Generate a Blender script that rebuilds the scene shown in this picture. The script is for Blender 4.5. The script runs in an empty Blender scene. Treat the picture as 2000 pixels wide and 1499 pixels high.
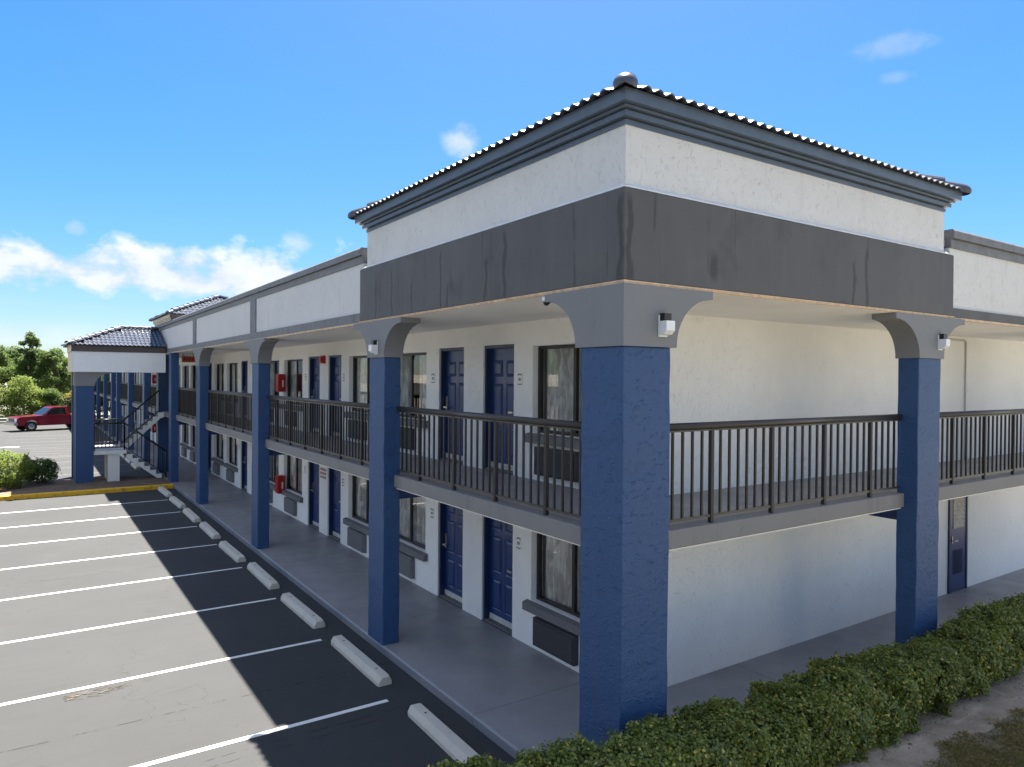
import bpy, math, random
import numpy as np
from mathutils import Matrix, Vector
random.seed(7)
rng = np.random.default_rng(11)
S = bpy.context.scene
COL = S.collection
R_ = math.radians

# ------------------------------------------------------------------ camera
cam = bpy.data.objects.new('camera', bpy.data.cameras.new('camera'))
COL.objects.link(cam)
CR = ((0.82913, -0.00165, -0.55906), (-0.55901, 0.01074, -0.82909), (0.00737, 0.99994, 0.00798))
m3 = Matrix(CR)
q = m3.to_quaternion().to_matrix()
cam.matrix_world = Matrix.Translation((-4.39674, -4.74223, 4.04)) @ q.to_4x4()
cam.data.sensor_width = 36.0
cam.data.lens = 1395.57 / 2000 * 36
cam.data.clip_end = 3000
cam.data.clip_start = 0.1
S.camera = cam

# ------------------------------------------------------------------ sun + sky
SUNV = Vector((0.318, 0.38, 1.0)).normalized()
SUN_EL = math.asin(SUNV.z)
SUN_AZ = math.atan2(SUNV.x, SUNV.y)
sun = bpy.data.lights.new('sun', 'SUN')
sun.energy = 3.3
sun.angle = R_(0.53)
sun.color = (1.0, 1.0, 1.0)
so = bpy.data.objects.new('sun', sun)
COL.objects.link(so)
so.rotation_euler = SUNV.to_track_quat('Z', 'Y').to_euler()
so.location = (20, 24, 60)

world = bpy.data.worlds.new('World')
S.world = world
world.use_nodes = True
SKY_STRENGTH = 0.05


class NT:
    """small wrapper for building node trees"""
    def __init__(s, tree):
        s.t = tree
        s.n = tree.nodes
        s.l = tree.links

    def node(s, typ, **kw):
        n = s.n.new(typ)
        for k, v in kw.items():
            setattr(n, k, v)
        return n

    def put(s, sock, val):
        if isinstance(val, bpy.types.NodeSocket):
            s.l.new(val, sock)
        else:
            sock.default_value = val

    def math(s, op, a, b=None, c=None, clamp=False):
        n = s.node('ShaderNodeMath', operation=op, use_clamp=clamp)
        s.put(n.inputs[0], a)
        if b is not None:
            s.put(n.inputs[1], b)
        if c is not None:
            s.put(n.inputs[2], c)
        return n.outputs[0]

    def ramp(s, v, lo, hi, smooth=True):
        n = s.node('ShaderNodeMapRange', interpolation_type='SMOOTHSTEP' if smooth else 'LINEAR', clamp=True)
        s.put(n.inputs['Value'], v)
        n.inputs['From Min'].default_value = lo
        n.inputs['From Max'].default_value = hi
        return n.outputs[0]

    def range(s, v, lo, hi, a, b):
        n = s.node('ShaderNodeMapRange', clamp=True)
        s.put(n.inputs['Value'], v)
        n.inputs['From Min'].default_value = lo
        n.inputs['From Max'].default_value = hi
        n.inputs['To Min'].default_value = a
        n.inputs['To Max'].default_value = b
        return n.outputs[0]

    def mix(s, fac, a, b, mode='MIX'):
        n = s.node('ShaderNodeMix', data_type='RGBA', blend_type=mode)
        s.put(n.inputs[0], fac)
        for i, v in ((6, a), (7, b)):
            if isinstance(v, (tuple, list)):
                v = tuple(v) + ((1.0,) if len(v) == 3 else ())
            s.put(n.inputs[i], v)
        return n.outputs[2]

    def pos(s, scale=(1, 1, 1), kind='pos'):
        if kind == 'pos':
            o = s.node('ShaderNodeNewGeometry').outputs['Position']
        else:
            o = s.node('ShaderNodeTexCoord').outputs[kind]
        m = s.node('ShaderNodeMapping')
        m.inputs['Scale'].default_value = scale
        s.l.new(o, m.inputs['Vector'])
        return m.outputs[0]

    def noise(s, vec, scale=5.0, detail=4.0, rough=0.55, dist=0.0):
        n = s.node('ShaderNodeTexNoise')
        s.l.new(vec, n.inputs['Vector'])
        n.inputs['Scale'].default_value = scale
        n.inputs['Detail'].default_value = detail
        n.inputs['Roughness'].default_value = rough
        n.inputs['Distortion'].default_value = dist
        return n.outputs[0]

    def bump(s, h, strength=0.3, dist=0.01, normal=None):
        n = s.node('ShaderNodeBump')
        n.inputs['Strength'].default_value = strength
        n.inputs['Distance'].default_value = dist
        s.l.new(h, n.inputs['Height'])
        if normal is not None:
            s.l.new(normal, n.inputs['Normal'])
        return n.outputs[0]


def build_world():
    t = NT(world.node_tree)
    t.n.clear()
    sky = t.node('ShaderNodeTexSky', sky_type='NISHITA')
    sky.sun_disc = False
    sky.sun_elevation = SUN_EL
    sky.sun_rotation = SUN_AZ
    sky.altitude = 10
    sky.air_density = 0.65
    sky.dust_density = 0.45
    sky.ozone_density = 1.6
    hs = t.node('ShaderNodeHueSaturation')
    hs.inputs['Saturation'].default_value = 1.42
    hs.inputs['Value'].default_value = 1.0
    t.l.new(sky.outputs[0], hs.inputs['Color'])
    # gentle shoulder, the same for every direction
    bw = t.node('ShaderNodeRGBToBW')
    t.l.new(hs.outputs[0], bw.inputs[0])
    sc0 = t.math('DIVIDE', 1.0, t.math('ADD', 1.0, t.math('MULTIPLY', bw.outputs[0], 0.25)))
    skyc = t.node('ShaderNodeVectorMath', operation='SCALE')
    t.l.new(hs.outputs[0], skyc.inputs[0])
    t.l.new(t.math('MULTIPLY', sc0, 1.10), skyc.inputs['Scale'])
    tc = t.node('ShaderNodeTexCoord')
    sep = t.node('ShaderNodeSeparateXYZ')
    t.l.new(tc.outputs['Generated'], sep.inputs[0])
    X, Y, Z = sep.outputs
    az = t.math('ARCTAN2', X, Y)                    # 0 = along the long wing, grows to the right
    mp = t.node('ShaderNodeMapping')
    mp.inputs['Scale'].default_value = (1, 1, 1.45)
    t.l.new(tc.outputs['Generated'], mp.inputs[0])
    n1 = t.noise(mp.outputs[0], 17.0, 9, 0.57, 0.0)
    n2 = t.noise(mp.outputs[0], 3.0, 3, 0.5)
    dens = t.math('ADD', t.math('MULTIPLY', n1, 0.75), t.math('MULTIPLY', n2, 0.35))
    band = t.math('MULTIPLY', t.ramp(Z, 0.065, 0.12), t.math('SUBTRACT', 1.0, t.ramp(Z, 0.125, 0.205)))
    side = t.math('SUBTRACT', 1.0, t.ramp(az, 0.30, 0.52))
    d1 = t.math('ADD', dens, t.math('MULTIPLY', t.math('MULTIPLY', band, side), 0.335))
    cl = t.math('MULTIPLY', t.ramp(d1, 0.715, 0.86, False), 0.95)
    cl = t.math('MULTIPLY', cl, t.math('MULTIPLY', t.ramp(band, 0.0, 0.35), side))
    # low thin streaks under the bank
    mp2 = t.node('ShaderNodeMapping')
    mp2.inputs['Scale'].default_value = (2, 2, 22)
    t.l.new(tc.outputs['Generated'], mp2.inputs[0])
    n3 = t.noise(mp2.outputs[0], 1.6, 5, 0.55)
    st = t.math('MULTIPLY', t.ramp(n3, 0.45, 0.75), t.math('MULTIPLY', t.ramp(Z, 0.005, 0.04), t.math('SUBTRACT', 1.0, t.ramp(Z, 0.07, 0.12))))
    st = t.math('MULTIPLY', st, 0.30)

    def puff(px, py, rad, sx=1.0, lo=0.35, hi=0.75, amt=0.8):
        c = Vector(CR[0]), Vector(CR[1]), Vector(CR[2])
        v = Vector(((px - 1000), -(py - 749.5), -1395.57)).normalized()
        d = Vector((c[0].dot(v), c[1].dot(v), c[2].dot(v)))
        right = Vector((d.y, -d.x, 0)).normalized()
        up = right.cross(d)
        a = t.node('ShaderNodeVectorMath', operation='DOT_PRODUCT')
        t.l.new(tc.outputs['Generated'], a.inputs[0])
        a.inputs[1].default_value = right / (rad * sx)
        b = t.node('ShaderNodeVectorMath', operation='DOT_PRODUCT')
        t.l.new(tc.outputs['Generated'], b.inputs[0])
        b.inputs[1].default_value = up / rad
        f_ = t.node('ShaderNodeVectorMath', operation='DOT_PRODUCT')
        t.l.new(tc.outputs['Generated'], f_.inputs[0])
        f_.inputs[1].default_value = d
        b0 = up.dot(d) / rad
        r2 = t.math('ADD', t.math('POWER', a.outputs['Value'], 2.0), t.math('POWER', t.math('SUBTRACT', b.outputs['Value'], b0), 2.0))
        fall = t.math('SUBTRACT', 1.0, r2, clamp=True)
        fall = t.math('MULTIPLY', fall, t.math('GREATER_THAN', f_.outputs['Value'], 0.0))
        mpp = t.node('ShaderNodeMapping')
        mpp.inputs['Scale'].default_value = (1, 1, 1.3)
        mpp.inputs['Location'].default_value = (px * 0.01, py * 0.01, 0)
        t.l.new(tc.outputs['Generated'], mpp.inputs[0])
        nn = t.noise(mpp.outputs[0], 30, 6, 0.6)
        v_ = t.math('ADD', t.math('MULTIPLY', fall, 0.75), t.math('MULTIPLY', t.math('SUBTRACT', nn, 0.5), 0.9))
        return t.math('MULTIPLY', t.math('MULTIPLY', t.ramp(v_, lo, hi), amt), t.ramp(fall, 0.0, 0.25))

    # added unseen cumulus overhead and behind the camera, to whiten the shade light
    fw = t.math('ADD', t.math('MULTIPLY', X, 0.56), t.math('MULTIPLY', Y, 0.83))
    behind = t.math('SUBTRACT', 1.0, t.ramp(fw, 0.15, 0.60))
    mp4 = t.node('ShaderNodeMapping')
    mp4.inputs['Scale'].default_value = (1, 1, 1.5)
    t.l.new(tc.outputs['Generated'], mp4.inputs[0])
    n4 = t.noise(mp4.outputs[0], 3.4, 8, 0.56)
    fill_cumulus = t.math('MULTIPLY', t.ramp(n4, 0.44, 0.56), t.math('MULTIPLY', behind, t.ramp(Z, 0.02, 0.10)))
    tot = t.math('MAXIMUM', t.math('MAXIMUM', cl, st), fill_cumulus)
    for a_ in ((896, 276, 0.034, 1.15, 0.30, 0.80, 0.60), (1745, 92, 0.022, 3.2, 0.35, 0.85, 0.25),
               (1755, 150, 0.012, 2.6, 0.35, 0.85, 0.18), (150, 445, 0.014, 1.3, 0.35, 0.8, 0.35), (575, 476, 0.022, 1.5, 0.3, 0.9, 0.6)):
        tot = t.math('MAXIMUM', tot, puff(*a_))
    tot = t.math('MULTIPLY', tot, 0.92)
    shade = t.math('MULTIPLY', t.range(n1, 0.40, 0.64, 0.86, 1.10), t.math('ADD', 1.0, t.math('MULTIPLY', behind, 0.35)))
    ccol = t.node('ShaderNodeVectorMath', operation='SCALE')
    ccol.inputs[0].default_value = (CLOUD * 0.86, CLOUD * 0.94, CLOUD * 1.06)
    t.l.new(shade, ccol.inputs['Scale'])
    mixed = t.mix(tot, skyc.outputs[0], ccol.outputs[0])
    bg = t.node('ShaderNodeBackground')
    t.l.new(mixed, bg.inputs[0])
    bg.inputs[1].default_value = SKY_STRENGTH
    out = t.node('ShaderNodeOutputWorld')
    t.l.new(bg.outputs[0], out.inputs[0])


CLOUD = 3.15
build_world()
S.view_settings.view_transform = 'Standard'
S.view_settings.look = 'None'
S.view_settings.gamma = 1.0
S.view_settings.use_curve_mapping = False
S.view_settings.exposure = 2.80
S.view_settings.use_white_balance = True
S.view_settings.white_balance_temperature = 7250
S.view_settings.white_balance_tint = 10
S.cycles.max_bounces = 8
S.cycles.diffuse_bounces = 6
S.cycles.transparent_max_bounces = 12


# ------------------------------------------------------------------ materials
def new_mat(name):
    m = bpy.data.materials.new(name)
    m.use_nodes = True
    t = NT(m.node_tree)
    b = t.n['Principled BSDF']
    return m, t, b


def simple(name, col, rough=0.6, var=0.12, vscale=3.0, bump=0.0, bscale=60.0, metallic=0.0, spec=0.5, streak=0.0, coat=0.0):
    m, t, b = new_mat(name)
    p = t.pos()
    n = t.noise(p, vscale, 5, 0.6)
    c = t.mix(t.range(n, 0.3, 0.7, 0, 1), tuple(x * (1 - var) for x in col), tuple(min(1, x * (1 + var)) for x in col))
    if streak > 0:
        p2 = t.pos((9, 9, 0.35))
        n2 = t.noise(p2, 1.0, 4, 0.6)
        c = t.mix(t.math('MULTIPLY', t.ramp(n2, 0.56, 0.72), streak), c, tuple(x * 0.45 for x in col))
    t.l.new(c, b.inputs['Base Color'])
    b.inputs['Roughness'].default_value = rough
    b.inputs['Metallic'].default_value = metallic
    b.inputs['Specular IOR Level'].default_value = spec
    if coat:
        b.inputs['Coat Weight'].default_value = coat
        b.inputs['Coat Roughness'].default_value = 0.08
    if bump > 0:
        h = t.noise(p, bscale, 4, 0.6)
        t.l.new(t.bump(h, bump, 0.004), b.inputs['Normal'])
    return m


def stucco(name, col, rough=0.75, bump=0.5, scale=22.0, dirt=0.25, dirtcol=None, spec=0.4, fleck=0.35, kz=0.62):
    m, t, b = new_mat(name)
    p = t.pos()
    big = t.noise(p, 0.9, 5, 0.6)
    c = t.mix(t.range(big, 0.3, 0.7, 0, 1), tuple(x * 0.95 for x in col), tuple(min(1, x * 1.03) for x in col))
    dirtcol = dirtcol or tuple(x * 0.55 for x in col)
    ps = t.pos((3.2, 3.2, 0.5))
    ns = t.noise(ps, 1.3, 6, 0.65)
    c = t.mix(t.math('MULTIPLY', t.ramp(ns, 0.55, 0.78), dirt), c, dirtcol)
    # knock-down skip trowel: sparse raised flecks
    pk = t.pos((1, 1, kz))
    k = t.noise(pk, scale, 3, 0.55, 0.7)
    kk = t.ramp(k, 0.60, 0.66)
    fine = t.noise(p, 140, 3, 0.6)
    crev = t.math('MULTIPLY', t.math('SUBTRACT', 1.0, t.ramp(t.math('ABSOLUTE', t.math('SUBTRACT', k, 0.63)), 0.0, 0.03)), fleck)
    sp = t.noise(p, 2.3, 4, 0.6)
    crev = t.math('MULTIPLY', crev, t.ramp(sp, 0.50, 0.68))
    c = t.mix(crev, c, tuple(x * 0.62 for x in col))
    t.l.new(c, b.inputs['Base Color'])
    b.inputs['Roughness'].default_value = rough
    b.inputs['Specular IOR Level'].default_value = spec
    h = t.math('ADD', t.math('MULTIPLY', kk, 0.6), t.math('MULTIPLY', fine, 0.35))
    h = t.math('ADD', h, t.math('MULTIPLY', k, 1.0))
    h = t.math('ADD', h, t.math('MULTIPLY', t.noise(p, 46, 4, 0.6), 0.6))
    t.l.new(t.bump(h, bump, 0.011), b.inputs['Normal'])
    return m


M = {}
M['parapet'] = stucco('parapet_stucco', (0.66, 0.65, 0.635), dirt=0.3, bump=0.7, fleck=0.6)  # same paint as the walls, darkened in the colour to offset stronger light
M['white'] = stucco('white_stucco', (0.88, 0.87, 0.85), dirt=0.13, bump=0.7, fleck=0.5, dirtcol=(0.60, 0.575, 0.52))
M['blue'] = stucco('blue_stucco', (0.015, 0.064, 0.172), rough=0.50, bump=0.8, scale=11, kz=1.8, dirt=0.6, dirtcol=(0.040, 0.055, 0.15), spec=0.5, fleck=0.55)
M['capital'] = stucco('grey_capital', (0.195, 0.197, 0.203), rough=0.6, bump=0.12, dirt=0.25)
M['soffit'] = simple('soffit_paint', (0.88, 0.87, 0.84), 0.8, 0.05, 1.2, 0.1, 90)
M['peach'] = simple('peach_trim', (0.62, 0.44, 0.29), 0.7, 0.25, 14, 0.3, 80)
M['cornice'] = simple('cornice_paint', (0.080, 0.110, 0.152), 0.4, 0.12, 4, 0.05, 100)
M['brown_cornice'] = simple('brown_cornice_paint', (0.085, 0.065, 0.06), 0.5, 0.12, 4)
M['cream_cornice'] = simple('cream_cornice_skin', (0.62, 0.55, 0.43), 0.6, 0.1, 4)
M['flash'] = simple('flashing', (0.72, 0.73, 0.74), 0.5, 0.1, 5)
M['coping'] = simple('coping_paint', (0.155, 0.157, 0.165), 0.6, 0.18, 5, 0.1, 80, streak=0.5)
M['bronze'] = simple('bronze_paint', (0.011, 0.009, 0.0085), 0.5, 0.25, 6, 0.0)
M['rail'] = simple('handrail_paint', (0.036, 0.031, 0.030), 0.35, 0.2, 5)
M['black'] = simple('black_metal', (0.012, 0.012, 0.013), 0.35, 0.2, 8)
M['frame'] = simple('window_frame', (0.022, 0.020, 0.020), 0.4, 0.2, 8)
M['sill'] = stucco('grey_sill', (0.155, 0.155, 0.165), rough=0.6, bump=0.2, dirt=0.3)
M['beam'] = stucco('grey_beam', (0.205, 0.198, 0.195), rough=0.65, bump=0.35, scale=9, dirt=0.45, fleck=0.6)
M['blue_flat'] = simple('blue_paint', (0.007, 0.032, 0.15), 0.5, 0.1, 4, 0.1, 60)
M['door'] = simple('door_paint', (0.004, 0.034, 0.140), 0.36, 0.12, 3, 0.05, 50, coat=0.1)
M['door_frame'] = simple('door_frame_paint', (0.016, 0.030, 0.085), 0.4, 0.12, 4)
M['steel'] = simple('brushed_steel', (0.62, 0.61, 0.58), 0.28, 0.1, 20, metallic=1.0)
M['sweep'] = simple('door_sweep', (0.55, 0.55, 0.53), 0.4, 0.15, 12)
M['ac_dark'] = simple('dark_grille', (0.036, 0.037, 0.043), 0.5, 0.2, 6)
M['ac_grey'] = simple('grey_grille', (0.16, 0.16, 0.165), 0.55, 0.2, 6)
M['red'] = simple('red_enamel', (0.42, 0.012, 0.016), 0.35, 0.12, 6)
M['orange_sign'] = simple('orange_sign_face', (0.50, 0.11, 0.03), 0.5, 0.15, 6)
M['white_paint'] = simple('white_plastic', (0.78, 0.78, 0.76), 0.4, 0.06, 8)
M['ink'] = simple('sign_ink', (0.05, 0.05, 0.06), 0.6, 0.1, 8)
M['red_ink'] = simple('red_lettering', (0.42, 0.10, 0.10), 0.6, 0.2, 20)
M['conduit'] = simple('conduit_paint', (0.50, 0.485, 0.46), 0.6, 0.06, 6)
M['room'] = simple('room_wall_paint', (0.30, 0.26, 0.21), 0.8, 0.08, 1)
M['concrete'] = stucco('kerbstone_concrete', (0.55, 0.51, 0.445), rough=0.85, bump=0.4, scale=40, dirt=0.55, dirtcol=(0.30, 0.28, 0.25), fleck=0.7)
M['stair_white'] = stucco('stair_white_paint', (0.74, 0.73, 0.70), bump=0.15, dirt=0.45)
M['stair_riser'] = simple('stair_riser_paint', (0.14, 0.14, 0.15), 0.7, 0.2, 6)
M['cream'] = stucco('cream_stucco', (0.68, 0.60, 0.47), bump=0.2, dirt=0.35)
M['bark'] = simple('bark', (0.10, 0.075, 0.055), 0.9, 0.35, 9, 0.8, 30)
M['twig'] = simple('hedge_twig', (0.16, 0.115, 0.085), 0.9, 0.3, 9)
M['roof_deck'] = simple('roof_deck', (0.30, 0.30, 0.30), 0.9, 0.1, 1)
M['mill'] = simple('paper_blind', (0.55, 0.49, 0.41), 0.8, 0.2, 14, 0.1, 40)
M['chrome'] = simple('chrome', (0.75, 0.75, 0.76), 0.15, 0.05, 4, metallic=1.0)
M['tyre'] = simple('tyre_rubber', (0.018, 0.018, 0.018), 0.8, 0.2, 8)
M['truck_red'] = simple('truck_paint', (0.20, 0.005, 0.018), 0.28, 0.06, 1.5, coat=0.8)
M['lens'] = simple('lamp_lens', (0.80, 0.80, 0.80), 0.1, 0.05, 4)


STAINS = (('Y', 5.55, 5.62, 4.9, 0.035), ('Y', 4.95, 5.70, 4.9, 0.035), ('Y', 4.30, 5.45, 4.9, 0.03), ('Y', 3.45, 5.72, 4.9, 0.035),
          ('Y', 3.25, 5.3, 4.9, 0.025), ('Y', 2.35, 5.5, 4.9, 0.035), ('Y', 1.95, 5.74, 4.9, 0.045), ('X', 3.92, 5.68, 4.9, 0.05), ('X', 3.66, 5.5, 4.9, 0.035),
          ('X', 1.20, 5.35, 5.0, 0.07), ('X', 0.06, 5.76, 4.9, 0.05), ('Y', 0.05, 5.76, 4.9, 0.05))


def band_mat():
    m, t, b = new_mat('dark_band_paint')
    p = t.pos()
    col = (0.088, 0.083, 0.083)
    big = t.noise(p, 1.1, 5, 0.6)
    c = t.mix(t.range(big, 0.3, 0.7, 0, 1), tuple(x * 0.86 for x in col), tuple(x * 1.12 for x in col))
    pv = t.pos((1.0, 1.0, 0.05))
    v = t.noise(pv, 7.0, 5, 0.7)
    c = t.mix(t.math('MULTIPLY', t.ramp(v, 0.5, 0.68), 0.22), c, tuple(x * 1.5 for x in col))
    # a few narrow run-off stains
    pd = t.pos((1.0, 1.0, 0.03))
    d = t.noise(pd, 2.4, 2, 0.4, 0.2)
    line = t.math('SUBTRACT', 1.0, t.ramp(t.math('ABSOLUTE', t.math('SUBTRACT', d, 0.54)), 0.0, 0.017))
    wob = t.noise(t.pos((2.0, 2.0, 1.6)), 1.4, 3, 0.5)
    c = t.mix(t.math('MULTIPLY', t.math('MULTIPLY', line, t.ramp(wob, 0.47, 0.60)), 0.75), c, tuple(x * 0.34 for x in col))
    # run-off stains seen on the band: position along the face, top and foot, half width
    sep = t.node('ShaderNodeSeparateXYZ')
    t.l.new(p, sep.inputs[0])
    on_y = t.math('LESS_THAN', sep.outputs['Y'], 0.02)
    on_x = t.math('LESS_THAN', sep.outputs['X'], 0.02)
    wv = t.math('MULTIPLY', t.math('SUBTRACT', t.noise(t.pos((1, 1, 1)), 3.2, 3, 0.5), 0.5), 0.16)
    st = None
    for ax, p0, zt, zb, hw in STAINS:
        d0 = t.math('ABSOLUTE', t.math('ADD', t.math('SUBTRACT', sep.outputs['XY'.index(ax)], p0), wv))
        l0 = t.math('SUBTRACT', 1.0, t.ramp(d0, hw * 0.35, hw))
        l0 = t.math('MULTIPLY', l0, t.math('MULTIPLY', t.ramp(sep.outputs['Z'], zb - 0.05, zb + 0.08), t.math('SUBTRACT', 1.0, t.ramp(sep.outputs['Z'], zt - 0.15, zt))))
        l0 = t.math('MULTIPLY', l0, on_y if ax == 'X' else on_x)
        st = l0 if st is None else t.math('MAXIMUM', st, l0)
    c = t.mix(t.math('MULTIPLY', st, 0.72), c, tuple(x * 0.30 for x in col))
    bl = t.noise(t.pos((1.0, 1.0, 0.8)), 1.6, 5, 0.6)
    c = t.mix(t.math('MULTIPLY', t.ramp(bl, 0.52, 0.70), 0.55), c, tuple(x * 0.5 for x in col))
    t.l.new(c, b.inputs['Base Color'])
    b.inputs['Roughness'].default_value = 0.62
    h = t.noise(p, 40, 5, 0.65)
    t.l.new(t.bump(h, 0.25, 0.004), b.inputs['Normal'])
    return m


def walkway_mat():
    m, t, b = new_mat('walkway_paint')
    p = t.pos()
    col = (0.238, 0.236, 0.252)
    n = t.noise(p, 0.8, 6, 0.62)
    c = t.mix(t.range(n, 0.3, 0.7, 0, 1), tuple(x * 0.84 for x in col), tuple(x * 1.14 for x in col))
    n2 = t.noise(p, 6, 5, 0.65)
    c = t.mix(t.math('MULTIPLY', t.ramp(n2, 0.58, 0.75), 0.3), c, tuple(x * 0.6 for x in col))
    n3 = t.noise(t.pos((1, 6, 1)), 2.0, 5, 0.7)
    c = t.mix(t.math('MULTIPLY', t.ramp(n3, 0.62, 0.75), 0.3), c, (0.40, 0.39, 0.39))
    sep = t.node('ShaderNodeSeparateXYZ')
    t.l.new(p, sep.inputs[0])
    onl = t.math('LESS_THAN', sep.outputs['X'], 1.85)
    jl = t.math('ABSOLUTE', t.math('SUBTRACT', t.math('FRACT', t.math('DIVIDE', t.math('ADD', sep.outputs['Y'], 2.75), 3.55)), 0.5))
    jr = t.math('ABSOLUTE', t.math('SUBTRACT', t.math('FRACT', t.math('DIVIDE', t.math('ADD', sep.outputs['X'], -2.4), 3.0)), 0.5))
    jt = t.math('ADD', t.math('MULTIPLY', jl, onl), t.math('MULTIPLY', jr, t.math('SUBTRACT', 1.0, onl)))
    jm = t.math('SUBTRACT', 1.0, t.ramp(jt, 0.001, 0.003))
    c = t.mix(t.math('MULTIPLY', jm, 0.6), c, (0.06, 0.058, 0.06))
    dk = t.noise(t.pos((0.9, 0.5, 1)), 1.1, 5, 0.65)
    c = t.mix(t.math('MULTIPLY', t.ramp(dk, 0.52, 0.72), 0.35), c, tuple(x * 0.62 for x in col))
    t.l.new(c, b.inputs['Base Color'])
    r = t.range(t.noise(p, 2.2, 4, 0.6), 0.3, 0.7, 0.34, 0.58)
    t.l.new(r, b.inputs['Roughness'])
    t.l.new(t.bump(t.noise(p, 90, 3, 0.6), 0.12, 0.003), b.inputs['Normal'])
    return m


def asphalt_mat():
    m, t, b = new_mat('asphalt')
    p = t.pos()
    col = (0.0370, 0.0388, 0.0402)
    n = t.noise(p, 0.35, 6, 0.6)
    c = t.mix(t.range(n, 0.3, 0.7, 0, 1), tuple(x * 0.86 for x in col), tuple(x * 1.14 for x in col))
    # sealer brush marks along the bays
    n2 = t.noise(t.pos((0.5, 7.0, 1)), 1.2, 5, 0.65)
    c = t.mix(t.math('MULTIPLY', t.ramp(n2, 0.48, 0.74), 0.26), c, tuple(x * 0.62 for x in col))
    n4 = t.noise(p, 0.9, 3, 0.5)
    c = t.mix(t.math('MULTIPLY', t.ramp(n4, 0.60, 0.78), 0.28), c, (0.062, 0.058, 0.050))
    oil = t.noise(p, 1.4, 4, 0.6)
    c = t.mix(t.math('MULTIPLY', t.ramp(oil, 0.64, 0.74), 0.45), c, tuple(x * 0.5 for x in col))
    grain = t.noise(p, 160, 2, 0.6)
    c = t.mix(t.range(grain, 0.35, 0.65, 0, 0.35), c, (0.068, 0.066, 0.063))
    # hairline crazing in patches
    warp = t.node('ShaderNodeVectorMath', operation='ADD')
    nz = t.node('ShaderNodeTexNoise')
    nz.inputs['Scale'].default_value = 2.0
    nz.inputs['Detail'].default_value = 6
    t.l.new(p, nz.inputs['Vector'])
    sc = t.node('ShaderNodeVectorMath', operation='SCALE')
    t.l.new(nz.outputs['Color'], sc.inputs[0])
    sc.inputs['Scale'].default_value = 0.55
    t.l.new(p, warp.inputs[0])
    t.l.new(sc.outputs[0], warp.inputs[1])
    vo = t.node('ShaderNodeTexVoronoi', feature='DISTANCE_TO_EDGE', voronoi_dimensions='2D')
    vo.inputs['Scale'].default_value = 2.3
    t.l.new(warp.outputs[0], vo.inputs['Vector'])
    ck = t.math('SUBTRACT', 1.0, t.ramp(vo.outputs['Distance'], 0.006, 0.022))
    msk = t.math('MULTIPLY', t.ramp(t.noise(p, 0.55, 3, 0.5), 0.45, 0.57), t.ramp(t.noise(p, 3.1, 4, 0.6), 0.48, 0.60))
    ck = t.math('MULTIPLY', ck, msk)
    # long lane seams running parallel to the painted lines
    sep = t.node('ShaderNodeSeparateXYZ')
    t.l.new(p, sep.inputs[0])
    wob = t.math('MULTIPLY', t.math('SUBTRACT', t.noise(t.pos((1.5, 0.2, 1)), 3.0, 4, 0.6), 0.5), 0.05)
    dash = t.ramp(t.noise(t.pos((2.0, 0.3, 1)), 3.0, 4, 0.7), 0.44, 0.56)
    seam = None
    for y0, w in ((4.86, 0.020), (3.46, 0.014), (3.30, 0.012), (12.4, 0.014)):
        dd = t.math('ABSOLUTE', t.math('ADD', t.math('SUBTRACT', sep.outputs['Y'], y0), wob))
        s1 = t.math('SUBTRACT', 1.0, t.ramp(dd, w * 0.4, w))
        seam = s1 if seam is None else t.math('MAXIMUM', seam, s1)
    seam = t.math('MULTIPLY', seam, dash)
    ck = t.math('MAXIMUM', t.math('MULTIPLY', ck, 0.6), seam)
    c = t.mix(t.math('MULTIPLY', ck, 0.85), c, (0.014, 0.013, 0.012))
    t.l.new(c, b.inputs['Base Color'])
    b.inputs['Roughness'].default_value = 0.82
    b.inputs['Specular IOR Level'].default_value = 0.3
    h = t.math('SUBTRACT', t.math('MULTIPLY', grain, 0.6), ck)
    t.l.new(t.bump(h, 0.25, 0.006), b.inputs['Normal'])
    return m


def line_mat():
    m, t, b = new_mat('painted_line')
    p = t.pos()
    n = t.noise(p, 30, 5, 0.7)
    n2 = t.noise(p, 2.5, 4, 0.6)
    wear = t.math('MULTIPLY', t.ramp(n, 0.60, 0.72), t.ramp(n2, 0.45, 0.65))
    c = t.mix(t.math('MULTIPLY', wear, 0.6), (0.74, 0.74, 0.72), (0.16, 0.16, 0.16))
    t.l.new(c, b.inputs['Base Color'])
    b.inputs['Roughness'].default_value = 0.7
    return m


def yellow_mat():
    m, t, b = new_mat('yellow_kerb_paint')
    p = t.pos()
    n = t.noise(p, 7, 6, 0.7)
    c = t.mix(t.ramp(n, 0.50, 0.68), (0.74, 0.40, 0.015), (0.34, 0.20, 0.05))
    t.l.new(c, b.inputs['Base Color'])
    b.inputs['Roughness'].default_value = 0.65
    return m


def soil_mat(name, a, b_, c_, sc=3.0):
    m, t, b = new_mat(name)
    p = t.pos()
    n = t.noise(p, sc, 8, 0.68)
    c = t.mix(t.range(n, 0.32, 0.68, 0, 1), a, b_)
    n2 = t.noise(p, 40, 4, 0.7)
    c = t.mix(t.ramp(n2, 0.58, 0.70), c, c_)
    n3 = t.noise(t.pos((0.35, 1.6, 1)), 2.2, 5, 0.6)
    c = t.mix(t.math('MULTIPLY', t.ramp(n3, 0.52, 0.7), 0.55), c, tuple(min(1, x * 1.45) for x in b_))
    t.l.new(c, b.inputs['Base Color'])
    b.inputs['Roughness'].default_value = 0.95
    h = t.math('ADD', t.noise(p, 26, 6, 0.7), t.math('MULTIPLY', n, 0.5))
    t.l.new(t.bump(h, 0.7, 0.03), b.inputs['Normal'])
    return m


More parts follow.
